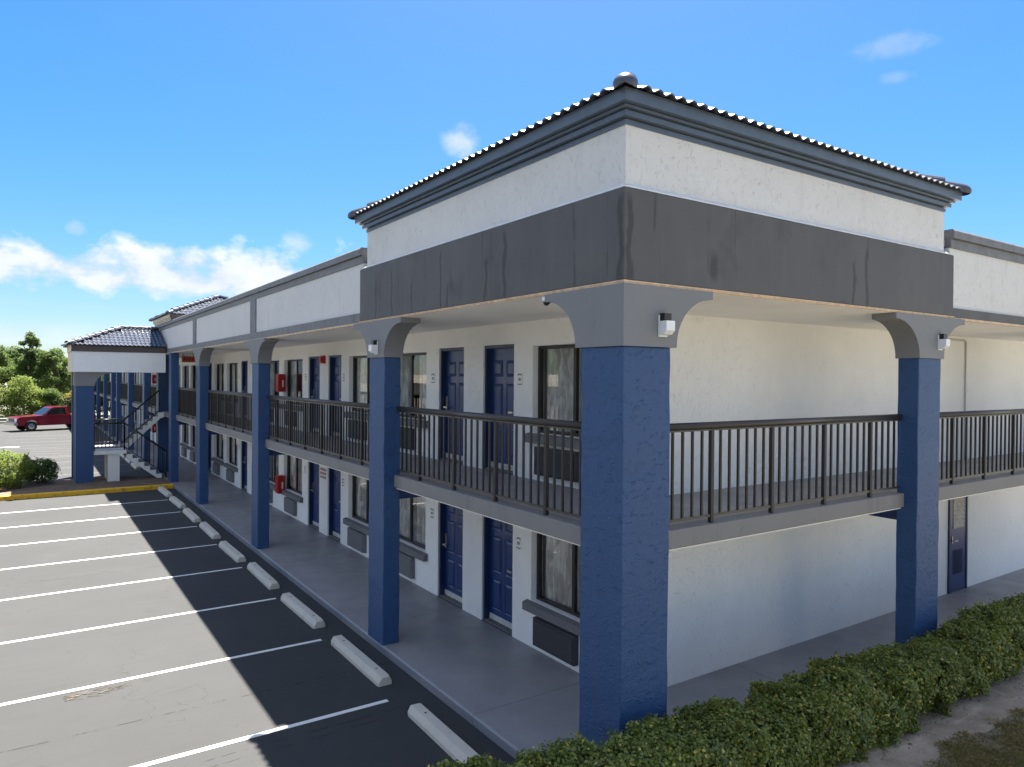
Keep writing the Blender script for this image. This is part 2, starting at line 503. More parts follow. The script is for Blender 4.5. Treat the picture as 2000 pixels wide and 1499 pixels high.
def leaf_mat(name, c1, c2, c3, gloss=0.45, trans=0.28, rare=0.93):
    m, t, b = new_mat(name)
    g = t.node('ShaderNodeNewGeometry')
    r = g.outputs['Random Per Island']
    n = t.noise(t.pos(), 1.7, 3, 0.6)
    f = t.math('ADD', t.math('MULTIPLY', r, 0.6), t.math('MULTIPLY', t.range(n, 0.3, 0.7, 0, 1), 0.5), clamp=True)
    c = t.mix(f, c1, c2)
    r2 = t.math('FRACT', t.math('MULTIPLY', r, 17.31))
    c = t.mix(t.math('GREATER_THAN', r2, rare), c, c3)
    t.l.new(c, b.inputs['Base Color'])
    b.inputs['Roughness'].default_value = gloss
    b.inputs['Specular IOR Level'].default_value = 0.45 if gloss < 0.5 else 0.2
    tr = t.node('ShaderNodeBsdfTranslucent')
    t.l.new(t.mix(0.5, c, tuple(min(1, x * 2.0) for x in c2)), tr.inputs['Color'])
    mx = t.node('ShaderNodeMixShader')
    mx.inputs[0].default_value = trans
    t.l.new(b.outputs[0], mx.inputs[1])
    t.l.new(tr.outputs[0], mx.inputs[2])
    t.l.new(mx.outputs[0], t.n['Material Output'].inputs[0])
    return m


def glass_mat(name='window_glass', tint=(0.90, 0.92, 0.92), ior=1.75):
    m, t, b = new_mat(name)
    t.n.remove(b)
    tr = t.node('ShaderNodeBsdfTransparent')
    tr.inputs[0].default_value = tint + (1,)
    gl = t.node('ShaderNodeBsdfGlossy')
    gl.inputs['Roughness'].default_value = 0.015
    gl.inputs['Color'].default_value = (0.95, 0.96, 0.97, 1)
    fr = t.node('ShaderNodeFresnel')
    fr.inputs[0].default_value = ior
    bp = t.noise(t.pos(), 1.3, 2, 0.5)
    bm = t.bump(bp, 0.05, 0.02)
    t.l.new(bm, gl.inputs['Normal'])
    mx = t.node('ShaderNodeMixShader')
    t.l.new(fr.outputs[0], mx.inputs[0])
    t.l.new(tr.outputs[0], mx.inputs[1])
    t.l.new(gl.outputs[0], mx.inputs[2])
    t.l.new(mx.outputs[0], t.n['Material Output'].inputs[0])
    return m


def curtain_mat():
    m, t, b = new_mat('curtain_cloth')
    p = t.pos((1, 3.0, 1))
    n = t.noise(t.pos((1, 5, 1.1)), 3.0, 4, 0.6, 0.6)
    c = t.mix(t.ramp(n, 0.40, 0.62), (0.56, 0.54, 0.52), (0.90, 0.885, 0.86))
    t.l.new(c, b.inputs['Base Color'])
    b.inputs['Roughness'].default_value = 0.9
    return m


def tile_mat():
    m, t, b = new_mat('glazed_roof_tile')
    g = t.node('ShaderNodeObjectInfo')
    c = t.mix(g.outputs['Random'], (0.048, 0.058, 0.082), (0.072, 0.080, 0.105))
    n = t.noise(t.pos(), 18, 4, 0.6)
    c = t.mix(t.math('MULTIPLY', t.ramp(n, 0.55, 0.75), 0.4), c, (0.16, 0.13, 0.12))
    t.l.new(c, b.inputs['Base Color'])
    b.inputs['Roughness'].default_value = 0.30
    b.inputs['Specular IOR Level'].default_value = 0.35
    b.inputs['Coat Weight'].default_value = 0.0
    b.inputs['Coat Roughness'].default_value = 0.22
    return m


def grille_mat(base, name):
    m, t, b = new_mat(name)
    w = t.node('ShaderNodeTexWave', wave_type='BANDS', bands_direction='Z')
    w.inputs['Scale'].default_value = 14
    t.l.new(t.pos(), w.inputs['Vector'])
    c = t.mix(w.outputs['Fac'], tuple(x * 0.5 for x in base), base)
    t.l.new(c, b.inputs['Base Color'])
    b.inputs['Roughness'].default_value = 0.5
    t.l.new(t.bump(w.outputs['Fac'], 0.6, 0.01), b.inputs['Normal'])
    return m


def brick_mat():
    m, t, b = new_mat('tan_brick')
    br = t.node('ShaderNodeTexBrick')
    br.inputs['Color1'].default_value = (0.30, 0.17, 0.08, 1)
    br.inputs['Color2'].default_value = (0.24, 0.13, 0.06, 1)
    br.inputs['Mortar'].default_value = (0.30, 0.25, 0.2, 1)
    br.inputs['Scale'].default_value = 2.0
    mp = t.node('ShaderNodeMapping')
    mp.inputs['Rotation'].default_value = (R_(90), 0, R_(90))
    t.l.new(t.node('ShaderNodeNewGeometry').outputs['Position'], mp.inputs[0])
    t.l.new(mp.outputs[0], br.inputs['Vector'])
    t.l.new(br.outputs['Color'], b.inputs['Base Color'])
    b.inputs['Roughness'].default_value = 0.85
    return m


M['band'] = band_mat()
M['walk'] = walkway_mat()
M['asphalt'] = asphalt_mat()
M['line'] = line_mat()
M['line_worn'] = simple('worn_painted_line', (0.21, 0.21, 0.21), 0.8, 0.3, 8)
M['yellow'] = yellow_mat()
M['soil'] = soil_mat('dry_soil', (0.24, 0.182, 0.13), (0.44, 0.35, 0.27), (0.13, 0.09, 0.062))
M['mulch'] = soil_mat('bark_mulch', (0.10, 0.065, 0.045), (0.21, 0.15, 0.11), (0.05, 0.033, 0.024), 8.0)
M['lawn'] = soil_mat('patchy_lawn', (0.155, 0.138, 0.098), (0.235, 0.195, 0.145), (0.10, 0.095, 0.055), 5.0)
M['ground'] = soil_mat('far_ground', (0.125, 0.125, 0.10), (0.185, 0.178, 0.15), (0.09, 0.10, 0.065), 0.4)
M['hedge'] = leaf_mat('hedge_leaves', (0.040, 0.064, 0.016), (0.225, 0.270, 0.050), (0.44, 0.36, 0.08), 0.40, 0.24, 0.92)
M['leaf_dark'] = leaf_mat('dark_leaves', (0.036, 0.072, 0.028), (0.115, 0.175, 0.05), (0.10, 0.12, 0.04), 0.65, 0.3)
M['leaf_mid'] = leaf_mat('green_leaves', (0.042, 0.08, 0.024), (0.13, 0.19, 0.048), (0.14, 0.16, 0.05), 0.65, 0.32)
M['leaf_light'] = leaf_mat('pale_leaves', (0.08, 0.125, 0.028), (0.20, 0.26, 0.06), (0.17, 0.18, 0.06), 0.68, 0.34)
M['leaf_yellow'] = leaf_mat('yellow_leaves', (0.10, 0.11, 0.02), (0.26, 0.22, 0.03), (0.28, 0.16, 0.03), 0.5, 0.35)
M['grass'] = leaf_mat('grass_blades', (0.11, 0.105, 0.035), (0.20, 0.19, 0.06), (0.34, 0.22, 0.11), 0.6, 0.2, 0.62)
M['litter'] = leaf_mat('dead_leaves', (0.13, 0.085, 0.05), (0.30, 0.24, 0.17), (0.42, 0.38, 0.30), 0.8, 0.05, 0.8)
M['glass'] = glass_mat()
M['truck_glass'] = simple('tinted_truck_glass', (0.012, 0.02, 0.02), 0.06, 0.1, 4, spec=0.6)
M['curtain'] = curtain_mat()
M['tile'] = tile_mat()
M['grille_dark'] = grille_mat((0.050, 0.050, 0.058), 'dark_louvre')
M['grille_grey'] = grille_mat((0.20, 0.20, 0.205), 'grey_louvre')
M['brick'] = brick_mat()


# ------------------------------------------------------------------ mesh helpers
class MB:
    def __init__(s):
        s.v, s.f, s.mi, s.sm = [], [], [], []

    def poly(s, pts, m=0, smooth=False):
        i = len(s.v)
        s.v += [tuple(p) for p in pts]
        s.f.append(tuple(range(i, i + len(pts))))
        s.mi.append(m)
        s.sm.append(smooth)

    def box(s, x0, x1, y0, y1, z0, z1, m=0, mat=None, skip=''):
        c = [(x0, y0, z0), (x1, y0, z0), (x1, y1, z0), (x0, y1, z0), (x0, y0, z1), (x1, y0, z1), (x1, y1, z1), (x0, y1, z1)]
        if mat is not None:
            c = [tuple(mat @ Vector(p)) for p in c]
        i = len(s.v)
        s.v += c
        for k, f in (('b', (0, 3, 2, 1)), ('t', (4, 5, 6, 7)), ('f', (0, 1, 5, 4)), ('r', (1, 2, 6, 5)), ('k', (2, 3, 7, 6)), ('l', (3, 0, 4, 7))):
            if k in skip:
                continue
            s.f.append(tuple(i + j for j in f))
            s.mi.append(m)
            s.sm.append(False)
        return s

    def prism(s, prof, a, b, axis='x', m=0, smooth=False):
        """extrude closed 2-D profile between a and b along axis; profile is (the other two axes in order)"""
        n = len(prof)

        def P(t, p):
            return {'x': (t, p[0], p[1]), 'y': (p[0], t, p[1]), 'z': (p[0], p[1], t)}[axis]
        i = len(s.v)
        s.v += [P(a, p) for p in prof] + [P(b, p) for p in prof]
        s.f.append(tuple(i + k for k in range(n)))
        s.f.append(tuple(i + n + k for k in reversed(range(n))))
        s.mi += [m, m]
        s.sm += [False, False]
        for k in range(n):
            k2 = (k + 1) % n
            s.f.append((i + k, i + n + k, i + n + k2, i + k2))
            s.mi.append(m)
            s.sm.append(smooth)
        return s

    def tube(s, p0, p1, r0, r1=None, n=8, m=0, cap=True):
        r1 = r0 if r1 is None else r1
        p0, p1 = Vector(p0), Vector(p1)
        d = (p1 - p0).normalized()
        u = d.orthogonal().normalized()
        w = d.cross(u)
        i = len(s.v)
        for p, r in ((p0, r0), (p1, r1)):
            for k in range(n):
                a = 2 * math.pi * k / n
                s.v.append(tuple(p + u * (r * math.cos(a)) + w * (r * math.sin(a))))
        for k in range(n):
            k2 = (k + 1) % n
            s.f.append((i + k, i + k2, i + n + k2, i + n + k))
            s.mi.append(m)
            s.sm.append(True)
        if cap:
            s.f.append(tuple(i + k for k in reversed(range(n))))
            s.f.append(tuple(i + n + k for k in range(n)))
            s.mi += [m, m]
            s.sm += [False, False]
        return s

    def mesh(s, name, mats):
        me = bpy.data.meshes.new(name)
        me.from_pydata(s.v, [], s.f)
        for m in mats:
            me.materials.append(M[m])
        me.polygons.foreach_set('material_index', s.mi)
        me.polygons.foreach_set('use_smooth', s.sm)
        me.update()
        return me

    def build(s, name, mats, parent=None, loc=None, fix=False):
        if isinstance(mats, str):
            mats = [mats]
        me = s.mesh(name, mats)
        if fix:
            import bmesh
            bm = bmesh.new()
            bm.from_mesh(me)
            bmesh.ops.remove_doubles(bm, verts=bm.verts, dist=1e-5)
            bmesh.ops.recalc_face_normals(bm, faces=bm.faces)
            bm.to_mesh(me)
            bm.free()
        return put(name, me, parent, loc)


def put(name, me, parent=None, loc=None, mat=None):
    o = bpy.data.objects.new(name, me)
    COL.objects.link(o)
    if parent is not None:
        o.parent = parent
    if mat is not None:
        o.matrix_local = mat
    elif loc is not None:
        o.location = loc
    return o


def thing(name, label, cat, loc=(0, 0, 0), rz=0.0, group=None):
    o = bpy.data.objects.new(name, None)
    COL.objects.link(o)
    o.location = loc
    o.rotation_euler = (0, 0, rz)
    o.empty_display_size = 0.2
    tag(o, label, cat, group)
    return o


def tag(o, label, cat, group=None):
    o['label'] = label
    o['category'] = cat
    if group:
        o['group'] = group
    return o


def struct(o):
    o['kind'] = 'structure'
    return o


def dup(o, parent=None, loc=None):
    """copy of a thing or part together with copies of its parts and sub-parts"""
    c = o.copy()
    COL.objects.link(c)
    if parent is not None:
        c.parent = parent
    if loc is not None:
        c.location = loc
    for ch in list(o.children):
        dup(ch, c)
    return c


# ------------------------------------------------------------------ measured layout
TX, TY = 6.08, 6.18            # corner tower
WX, WY = 1.85, 1.85            # room wall planes of the two wings
FL = 2.52                      # upper floor level
CEIL = 4.895
ZA = -0.12                     # asphalt level
LEN = 72.5                     # length of the long wing
PD = 0.27                      # pillar depth
PC0, PITCH = 5.70, 7.45        # first door pair centre, room module
PAIRS = [PC0 + PITCH * k for k in range(9)]
NEARP = 4                      # pairs built in full detail

# ------------------------------------------------------------------ ground
g = MB()
g.poly([(-420, -420, -0.16), (420, -420, -0.16), (420, 420, -0.16), (-420, 420, -0.16)])
struct(g.build('ground', 'ground'))
lot = MB()
lot.poly([(-23, -20, ZA), (0.06, -20, ZA), (0.06, 69.0, ZA), (-23, 69.0, ZA)])
lot = struct(lot.build('parking_lot', 'asphalt'))


def line(y0, x0, x1, w=0.078, z=ZA + 0.004, slant=0.0, mat='line'):
    b = MB()
    n = 14
    for i in range(n):
        a, c = x0 + (x1 - x0) * i / n, x0 + (x1 - x0) * (i + 1) / n
        j = [random.uniform(-0.006, 0.006) for _ in range(4)]
        s0, s1 = slant * i / n, slant * (i + 1) / n
        b.poly([(a, y0 - w / 2 + s0, z), (c, y0 - w / 2 + s1, z), (c, y0 + w / 2 + s1, z), (a, y0 + w / 2 + s0, z)])
    return b.build('parking_line', mat, lot)


LINES = [3.72, 6.25, 8.76, 11.34, 13.87, 16.40, 18.90, 21.41]
for y in LINES:
    line(y, -0.58, -6.0)
line(1.2, -0.58, -6.0)
y = 30.2
while y < 56:
    if not 38.5 < y < 43.5:
        line(y, -0.6, -5.6, 0.055, mat='line_worn')
    y += 2.52
for i in range(3):
    line(39.2 + i * 1.4, -1.0, -4.4, 0.055, slant=0.9, mat='line_worn')
line(38.4, -0.6, -5.6, 0.055, mat='line_worn')
line(43.6, -0.6, -5.6, 0.055, mat='line_worn')
line(44.9, -4.9, -6.1, 0.3)

# walkway slabs with a rolled lip
wk = MB()
lip = [(0.0, -0.14), (0.0, -0.02), (0.015, -0.004), (0.03, 0.0), (WX, 0.0), (WX, -0.14)]
wk.prism(lip, 0.0, LEN, 'y')
wk.box(WX, 17.0, 0.0, WY, -0.14, 0.0)
struct(wk.build('walkway', 'walk'))
for k in range(16):
    pass

# mulch island with yellow kerb
kb = MB()
KY = 24.02
kb.prism([(KY, -0.13), (KY, 0.01), (KY + 0.03, 0.035), (KY + 0.15, 0.035), (KY + 0.15, -0.13)], -9.0, -0.02, 'x')
kerb = struct(kb.build('kerb', 'yellow'))
mu = MB()
N = 26
for i in range(N):
    for j in range(8):
        xs = [-9.0 + 8.98 * (i + a) / N for a in (0, 1)]
        ys = [KY + 0.15 + 4.1 * (j + a) / 8 for a in (0, 1)]

        def hz(x, y):
            return 0.0 + 0.045 * math.sin(x * 2.1 + y) * math.sin(y * 3.1 + 1) + 0.02 * math.sin(9 * x + 5 * y) - (0.10 if y > KY + 4.0 else 0)
        mu.poly([(xs[0], ys[0], hz(xs[0], ys[0])), (xs[1], ys[0], hz(xs[1], ys[0])), (xs[1], ys[1], hz(xs[1], ys[1])), (xs[0], ys[1], hz(xs[0], ys[1]))], 0, True)
struct(mu.build('mulch_bed', 'mulch', fix=True))
kb = MB()
kb.prism([(69.0, -0.13), (69.0, 0.02), (69.16, 0.02), (69.16, -0.13)], -23, 1.0, 'x')
struct(kb.build('kerb', 'cream'))

# soil bank and lawn along the short wing


def bank(x, y):
    t_ = min(1, max(0, (-y - 0.02) / 0.35))
    t_ = t_ * t_ * (3 - 2 * t_)
    e = min(1, max(0, (x + 2.2) / 0.9))
    e = e * e * (3 - 2 * e)
    return -0.125 + (0.30 * t_) * e + e * 0.02 * (math.sin(3.1 * x + y) + math.sin(5.3 * y + 1.7 * x)) * t_ + 0.05 * e


def wav(x):
    return -1.22 + 0.10 * math.sin(x * 2.1) + 0.06 * math.sin(x * 5.3 + 1)


def sheet(name, mat, x0, x1, y0, y1, nx, ny, dz=0.0):
    s = MB()
    Y0 = y0 if callable(y0) else (lambda x: y0)
    Y1 = y1 if callable(y1) else (lambda x: y1)
    for i in range(nx):
        for j in range(ny):
            xa, xb = x0 + (x1 - x0) * i / nx, x0 + (x1 - x0) * (i + 1) / nx
            c4 = []
            for x, k_ in ((xa, j), (xb, j), (xb, j + 1), (xa, j + 1)):
                y = Y0(x) + (Y1(x) - Y0(x)) * k_ / ny
                c4.append((x, y, bank(x, y) + dz))
            s.poly(c4, 0, True)
    return struct(s.build(name, mat, fix=True))


sheet('soil_bed', 'soil', -2.2, 17, wav, -0.004, 120, 18)
sheet('lawn', 'lawn', -2.2, 17, -12, wav, 120, 34)

# ------------------------------------------------------------------ the motel
motel = thing('motel_building', 'two storey white motel with blue pillars, dark fascia band and tiled corner tower', 'building')


def wall_openings(name, y0, y1, z0, z1, ops, parent, th=0.22):
    """front sheet at x=WX with reveals; ops = list of (ya, yb, za, zb)"""
    w = MB()
    ys = sorted(set([y0, y1] + [o[0] for o in ops] + [o[1] for o in ops]))
    for a, c in zip(ys[:-1], ys[1:]):
        mid = (a + c) / 2
        cover = sorted([(o[2], o[3]) for o in ops if o[0] < mid < o[1]])
        z = z0
        for za, zb in cover + [(z1, z1)]:
            if za > z + 1e-4:
                w.poly([(WX, c, z), (WX, a, z), (WX, a, za), (WX, c, za)])
            z = zb
    for ya, yb, za, zb in ops:
        w.poly([(WX, ya, za), (WX + th, ya, za), (WX + th, ya, zb), (WX, ya, zb)])
        w.poly([(WX, yb, za), (WX, yb, zb), (WX + th, yb, zb), (WX + th, yb, za)])
        w.poly([(WX, ya, zb), (WX + th, ya, zb), (WX + th, yb, zb), (WX, yb, zb)])
        if za > z0 + 0.01:
            w.poly([(WX, ya, za), (WX, yb, za), (WX + th, yb, za), (WX + th, ya, za)])
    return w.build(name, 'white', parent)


DW, DG = 0.91, 0.64            # door width, gap between the two doors of a pair
DH = 2.05
WINW = 1.74
SILL, WTOP = 0.70, 2.0
doors, wins = [], []
for k, pc in enumerate(PAIRS):
    doors += [(pc - DG / 2 - DW / 2, -1, k), (pc + DG / 2 + DW / 2, 1, k)]
    wins += [(pc - DG / 2 - DW - 0.50 - WINW / 2, -1, k), (pc + DG / 2 + DW + 0.50 + WINW / 2, 1, k)]
wins = [w for w in wins if w[0] + 1 < LEN]
doors = [d for d in doors if d[0] + 1 < LEN]
for lvl in (0.0, FL):
    ops = [(y - DW / 2, y + DW / 2, lvl, lvl + DH) for y, s, k in doors] + [(y - WINW / 2, y + WINW / 2, lvl + SILL, lvl + WTOP) for y, s, k in wins]
    wall_openings('wall', WY, LEN, lvl, FL - 0.17 if lvl == 0 else CEIL, ops, motel)
w = MB()
w.box(WX + 0.001, 17, WY, WY + 0.2, 0, FL - 0.17, skip='lr')
w.box(WX + 0.001, 17, WY, WY + 0.2, FL, CEIL, skip='lr')
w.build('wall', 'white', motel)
w = MB()
w.box(WX + 2.6, WX + 2.7, WY + 0.2, LEN, 0, 4.9)
w.box(WX + 0.01, WX + 0.2, LEN - 0.2, LEN - 0.001, 0, 4.9)
w.build('room_wall', 'room', motel)
w = MB()
w.box(WX + 0.23, WX + 2.6, WY + 0.2, LEN - 0.21, FL - 0.16, FL - 0.002)
w.box(WX + 0.23, WX + 2.6, WY + 0.2, LEN - 0.21, 0.002, 0.01)
w.build('room_floor', 'room', motel)
# balcony slab
sl = MB()
sl.box(0.20, WX, 0.20, LEN, FL - 0.16, FL)
sl.box(WX, 17, 0.20, WY, FL - 0.16, FL)
sl.build('balcony_slab', ['walk'], motel)
un = MB()
un.box(0.21, WX - 0.002, 0.21, LEN, FL - 0.175, FL - 0.163)
un.box(WX - 0.002, 17, 0.21, WY - 0.002, FL - 0.175, FL - 0.163)
un.build('balcony_ceiling', 'soffit', motel)
# soffit
sf = MB()
sf.box(0.03, 17, 0.03, LEN, CEIL, CEIL + 0.02)
sf.build('soffit', 'soffit', motel)
rf = MB()
rf.box(0.12, 17, 0.12, LEN, 5.9, 5.98)
rf.build('flat_roof', 'roof_deck', motel)

# pillars -----------------------------------------------------------


def shaft(outline, z0, z1, jit=0.0045, n=26):
    """hand-trowelled shaft: plan outline swept up with slightly uneven arrises"""
    mb = MB()
    rings = []
    for k in range(n + 1):
        z = z0 + (z1 - z0) * k / n
        rings.append([(x + random.uniform(-jit, jit), y + random.uniform(-jit, jit), z) for x, y in outline])
    m_ = len(outline)
    for a, b2 in zip(rings[:-1], rings[1:]):
        for i in range(m_):
            j = (i + 1) % m_
            mb.poly([a[i], a[j], b2[j], b2[i]])
    mb.poly(rings[-1])
    return mb


def soften(o, w=0.012, seg=2):
    m_ = o.modifiers.new('bevel', 'BEVEL')
    m_.width = w
    m_.segments = seg
    m_.limit_method = 'ANGLE'
    m_.angle_limit = R_(50)
    return o



def capital_profile(c0, c1, fl0, fl1, z0=4.335, z1=CEIL):
    """outline (along, z) of a flared capital; c0..c1 is its neck, fl0/fl1 the flare on either side"""
    pts = []
    zt = z1 - 0.075

    def side(c, fl, sgn):
        out = []
        for i in range(11):
            a = math.pi / 2 * i / 10
            out.append((c + sgn * fl * (1 - math.cos(a)), z0 + 0.02 + (zt - z0 - 0.02) * math.sin(a)))
        return out
    right = [(c1, z0)] + (side(c1, fl1, 1) if fl1 else []) + ([(c1 + fl1, z1)] if fl1 else [(c1, z1)])
    left = [(c0, z0)] + (side(c0, fl0, -1) if fl0 else []) + ([(c0 - fl0, z1)] if fl0 else [(c0, z1)])
    return left[::-1] + right


def pillar_left(y0, y1, cap=True, depth=PD, base=0.0):
    p = shaft([(0, y0), (depth, y0), (depth, y1), (0, y1)], base, 4.34 if cap else CEIL)
    o = soften(p.build('pillar', 'blue', motel, fix=True))
    if cap:
        c = MB()
        c.prism(capital_profile(y0 - 0.03, y1 + 0.03, 0.58, 0.58), -0.025, depth + 0.02, 'x', smooth=False)
        c.build('capital', 'capital', o, fix=True)
    cb = MB()
    cb.box(depth, WX - 0.004, (y0 + y1) / 2 - 0.15, (y0 + y1) / 2 + 0.15, FL - 0.36, FL - 0.176)
    cb.build('cross_beam', 'blue_flat', motel)
    return o


def pillar_right(x0, x1):
    p = shaft([(x0, 0), (x1, 0), (x1, PD), (x0, PD)], 0, 4.34)
    o = soften(p.build('pillar', 'blue', motel, fix=True))
    c = MB()
    c.prism(capital_profile(x0 - 0.03, x1 + 0.03, 0.58, 0.58), -0.025, PD + 0.02, 'y')
    c.build('capital', 'capital', o, fix=True)
    cb = MB()
    cb.box((x0 + x1) / 2 - 0.15, (x0 + x1) / 2 + 0.15, PD, WY - 0.004, FL - 0.36, FL - 0.176)
    cb.build('cross_beam', 'blue_flat', motel)


# corner pillar: L in plan
p = shaft([(0, 0), (0.60, 0), (0.60, PD), (PD, PD), (PD, 0.585), (0, 0.585)], -0.1, 4.335)
cp = soften(p.build('pillar', 'blue', motel, fix=True))
c = MB()
c.prism(capital_profile(-0.02, 0.66, 0, 0.50), -0.02, PD + 0.02, 'y')
c.build('capital', 'capital', cp, fix=True)
c = MB()
c.prism(capital_profile(PD + 0.021, 0.66, 0, 0.50), -0.02, PD + 0.02, 'x')
c.build('capital', 'capital', cp, fix=True)
pillar_left(5.20, 5.77)
pillar_left(12.33, 12.90)
pillar_left(19.25, 19.82)
pillar_left(24.71, 25.28, cap=False)
pillar_right(5.17, 5.75)
pillar_right(10.34, 10.92)
FARP = [(28.0, 28.55), (32.4, 32.97), (38.7, 39.27), (45.0, 45.57), (48.4, 48.97), (54.2, 54.77), (60.6, 61.17), (66.8, 67.37), (LEN - 0.6, LEN - 0.03)]
for i, (a, c_) in enumerate(FARP):
    pillar_left(a, c_, cap=False, depth=0.5 if i == 0 else PD)

# beams -------------------------------------------------------------
lefts = [(0.585, 5.20), (5.77, 12.33), (12.90, 19.25), (19.82, 24.71), (25.28, 28.0)]
fars = [(a[1], c_[0]) for a, c_ in zip(FARP[:-1], FARP[1:])]
for a, c_ in lefts + fars:
    bm_ = MB()
    bm_.box(0.17, 0.38, a - 0.02, c_ + 0.02, FL - 0.15, FL + 0.035)
    soften(bm_.build('balcony_beam', 'beam', motel), 0.01)
rights = [(0.60, 5.17), (5.75, 10.34), (10.92, 16.9)]
for a, c_ in rights:
    bm_ = MB()
    bm_.box(a - 0.02, c_ + 0.02, 0.17, 0.38, FL - 0.15, FL + 0.035)
    soften(bm_.build('balcony_beam', 'beam', motel), 0.01)

# railings ----------------------------------------------------------
RT = 3.60
bal_me = MB().box(-0.0115, 0.0115, -0.0115, 0.0115, 2.645, RT - 0.075).mesh('baluster', ['bronze'])
post_me = MB().box(-0.021, 0.021, -0.021, 0.021, FL + 0.036, RT - 0.06).mesh('post', ['bronze'])


def rail_profile():
    pts = []
    for i in range(10):
        a = math.pi * i / 9
        pts.append((0.032 * math.cos(a), RT - 0.034 + 0.034 * math.sin(a)))
    return pts + [(-0.026, RT - 0.072), (0.026, RT - 0.072)]


def railing(a, c_, along, off=0.235, detail=True):
    n = max(2, round((c_ - a) / 0.1425))
    st = (c_ - a) / n
    r = MB()
    prof = [(off + p[0], p[1]) for p in rail_profile()]
    if along == 'y':
        r.prism(prof, a - 0.01, c_ + 0.01, 'y', smooth=True)
        r.box(off - 0.014, off + 0.014, a, c_, 2.618, 2.645)
        r.box(off - 0.018, off + 0.018, a, c_, RT - 0.09, RT - 0.0725)
    else:
        r.prism(prof, a - 0.01, c_ + 0.01, 'x', smooth=True)
        r.box(a, c_, off - 0.014, off + 0.014, 2.618, 2.645)
        r.box(a, c_, off - 0.018, off + 0.018, RT - 0.09, RT - 0.0725)
    o = r.build('railing', 'rail', motel)
    stuff = MB()
    for i in range(1, n):
        t_ = a + st * i
        ispost = i % 7 == 6
        loc = (off, t_, 0) if along == 'y' else (t_, off, 0)
        if detail:
            put('post' if ispost else 'baluster', post_me if ispost else bal_me, o, loc)
        else:
            h = 0.021 if ispost else 0.0125
            stuff.box(loc[0] - h, loc[0] + h, loc[1] - h, loc[1] + h, 2.645, RT - 0.0755)
    if not detail:
        so_ = stuff.build('baluster', 'bronze', o)
        so_['kind'] = 'stuff'
    return o


for a, c_ in lefts[:4]:
    railing(a, c_, 'y')
railing(rights[0][0], rights[0][1], 'x')
railing(rights[1][0], rights[1][1], 'x')
railing(rights[2][0], rights[2][1], 'x', detail=False)
for a, c_ in fars:
    railing(a, c_, 'y', detail=False)

# doors -------------------------------------------------------------


def door_proto(hside):
    """origin at middle of the opening on the wall plane; hside: which side (sign of y) the lock is on"""
    h = DW / 2
    lf = MB()
    lf.box(0.13, 0.17, -h + 0.045, h - 0.045, 0.03, DH - 0.05)
    d = lf.build('door', 'door', motel)
    fr = MB()
    fr.box(0.03, 0.21, -h + 0.002, -h + 0.045, 0.0, DH - 0.002)
    fr.box(0.03, 0.21, h - 0.045, h - 0.002, 0.0, DH - 0.002)
    fr.box(0.03, 0.21, -h + 0.045, h - 0.045, DH - 0.05, DH - 0.002)
    fr.build('frame', 'door_frame', d)
    th = MB()
    th.box(0.02, 0.2, -h + 0.046, h - 0.046, 0.001, 0.028)
    th.build('threshold', 'sill', d)
    sw = MB()
    sw.box(0.118, 0.1295, -h + 0.06, h - 0.06, 0.035, 0.125)
    sw.build('kick_plate', 'sweep', d)
    # six raised panels, each in a moulded frame
    for z0, z1 in ((0.22, 0.72), (0.84, 1.42), (1.54, 1.80)):
        for s_ in (-1, 1):
            y0, y1 = sorted((s_ * 0.06, s_ * 0.31))
            q_ = MB()
            xo, xi, xp = 0.129, 0.1295, 0.118
            e, e2 = 0.018, 0.05
            a0 = [(xo - 0.006, y0, z0), (xo - 0.006, y1, z0), (xo - 0.006, y1, z1), (xo - 0.006, y0, z1)]
            a1 = [(xi, y0 + e, z0 + e), (xi, y1 - e, z0 + e), (xi, y1 - e, z1 - e), (xi, y0 + e, z1 - e)]
            a2 = [(xp, y0 + e2, z0 + e2), (xp, y1 - e2, z0 + e2), (xp, y1 - e2, z1 - e2), (xp, y0 + e2, z1 - e2)]
            ab = [(xo + 0.004, y0 - 0.004, z0 - 0.004), (xo + 0.004, y1 + 0.004, z0 - 0.004), (xo + 0.004, y1 + 0.004, z1 + 0.004), (xo + 0.004, y0 - 0.004, z1 + 0.004)]
            for A, B in ((ab, a0), (a0, a1), (a1, a2)):
                for i in range(4):
                    j = (i + 1) % 4
                    q_.poly([A[i], B[i], B[j], A[j]])
            q_.poly([a2[0], a2[3], a2[2], a2[1]])
            q_.build('panel', 'door', d)
    hd = MB()
    yy = hside * (h - 0.115)
    hd.box(0.098, 0.1295, yy - 0.032, yy + 0.032, 0.90, 1.17)
    hd.tube((0.098, yy, 0.97), (0.05, yy, 0.97), 0.014)
    hd.box(0.042, 0.062, min(yy - hside * 0.11, yy + hside * 0.012), max(yy - hside * 0.11, yy + hside * 0.012), 0.955, 0.985)
    hd.build('handle', 'steel', d)
    kn = MB()
    kn.box(0.1215, 0.1295, -hside * 0.004 - 0.006, -hside * 0.004 + 0.006, 1.465, 1.477)
    kn.build('peephole', 'steel', d)
    return d


def simple_door():
    h = DW / 2
    lf = MB()
    lf.box(0.13, 0.17, -h + 0.002, h - 0.002, 0.01, DH - 0.01)
    return lf.build('door', 'door', motel)


protoD = {}
for y, s_, k in doors:
    for lvl in (0.0, FL):
        key = s_ if k < NEARP else 0
        if key not in protoD:
            protoD[key] = door_proto(s_) if key else simple_door()
            protoD[key].location = (WX, y, lvl)
        else:
            dup(protoD[key], None, (WX, y, lvl))

# windows -----------------------------------------------------------


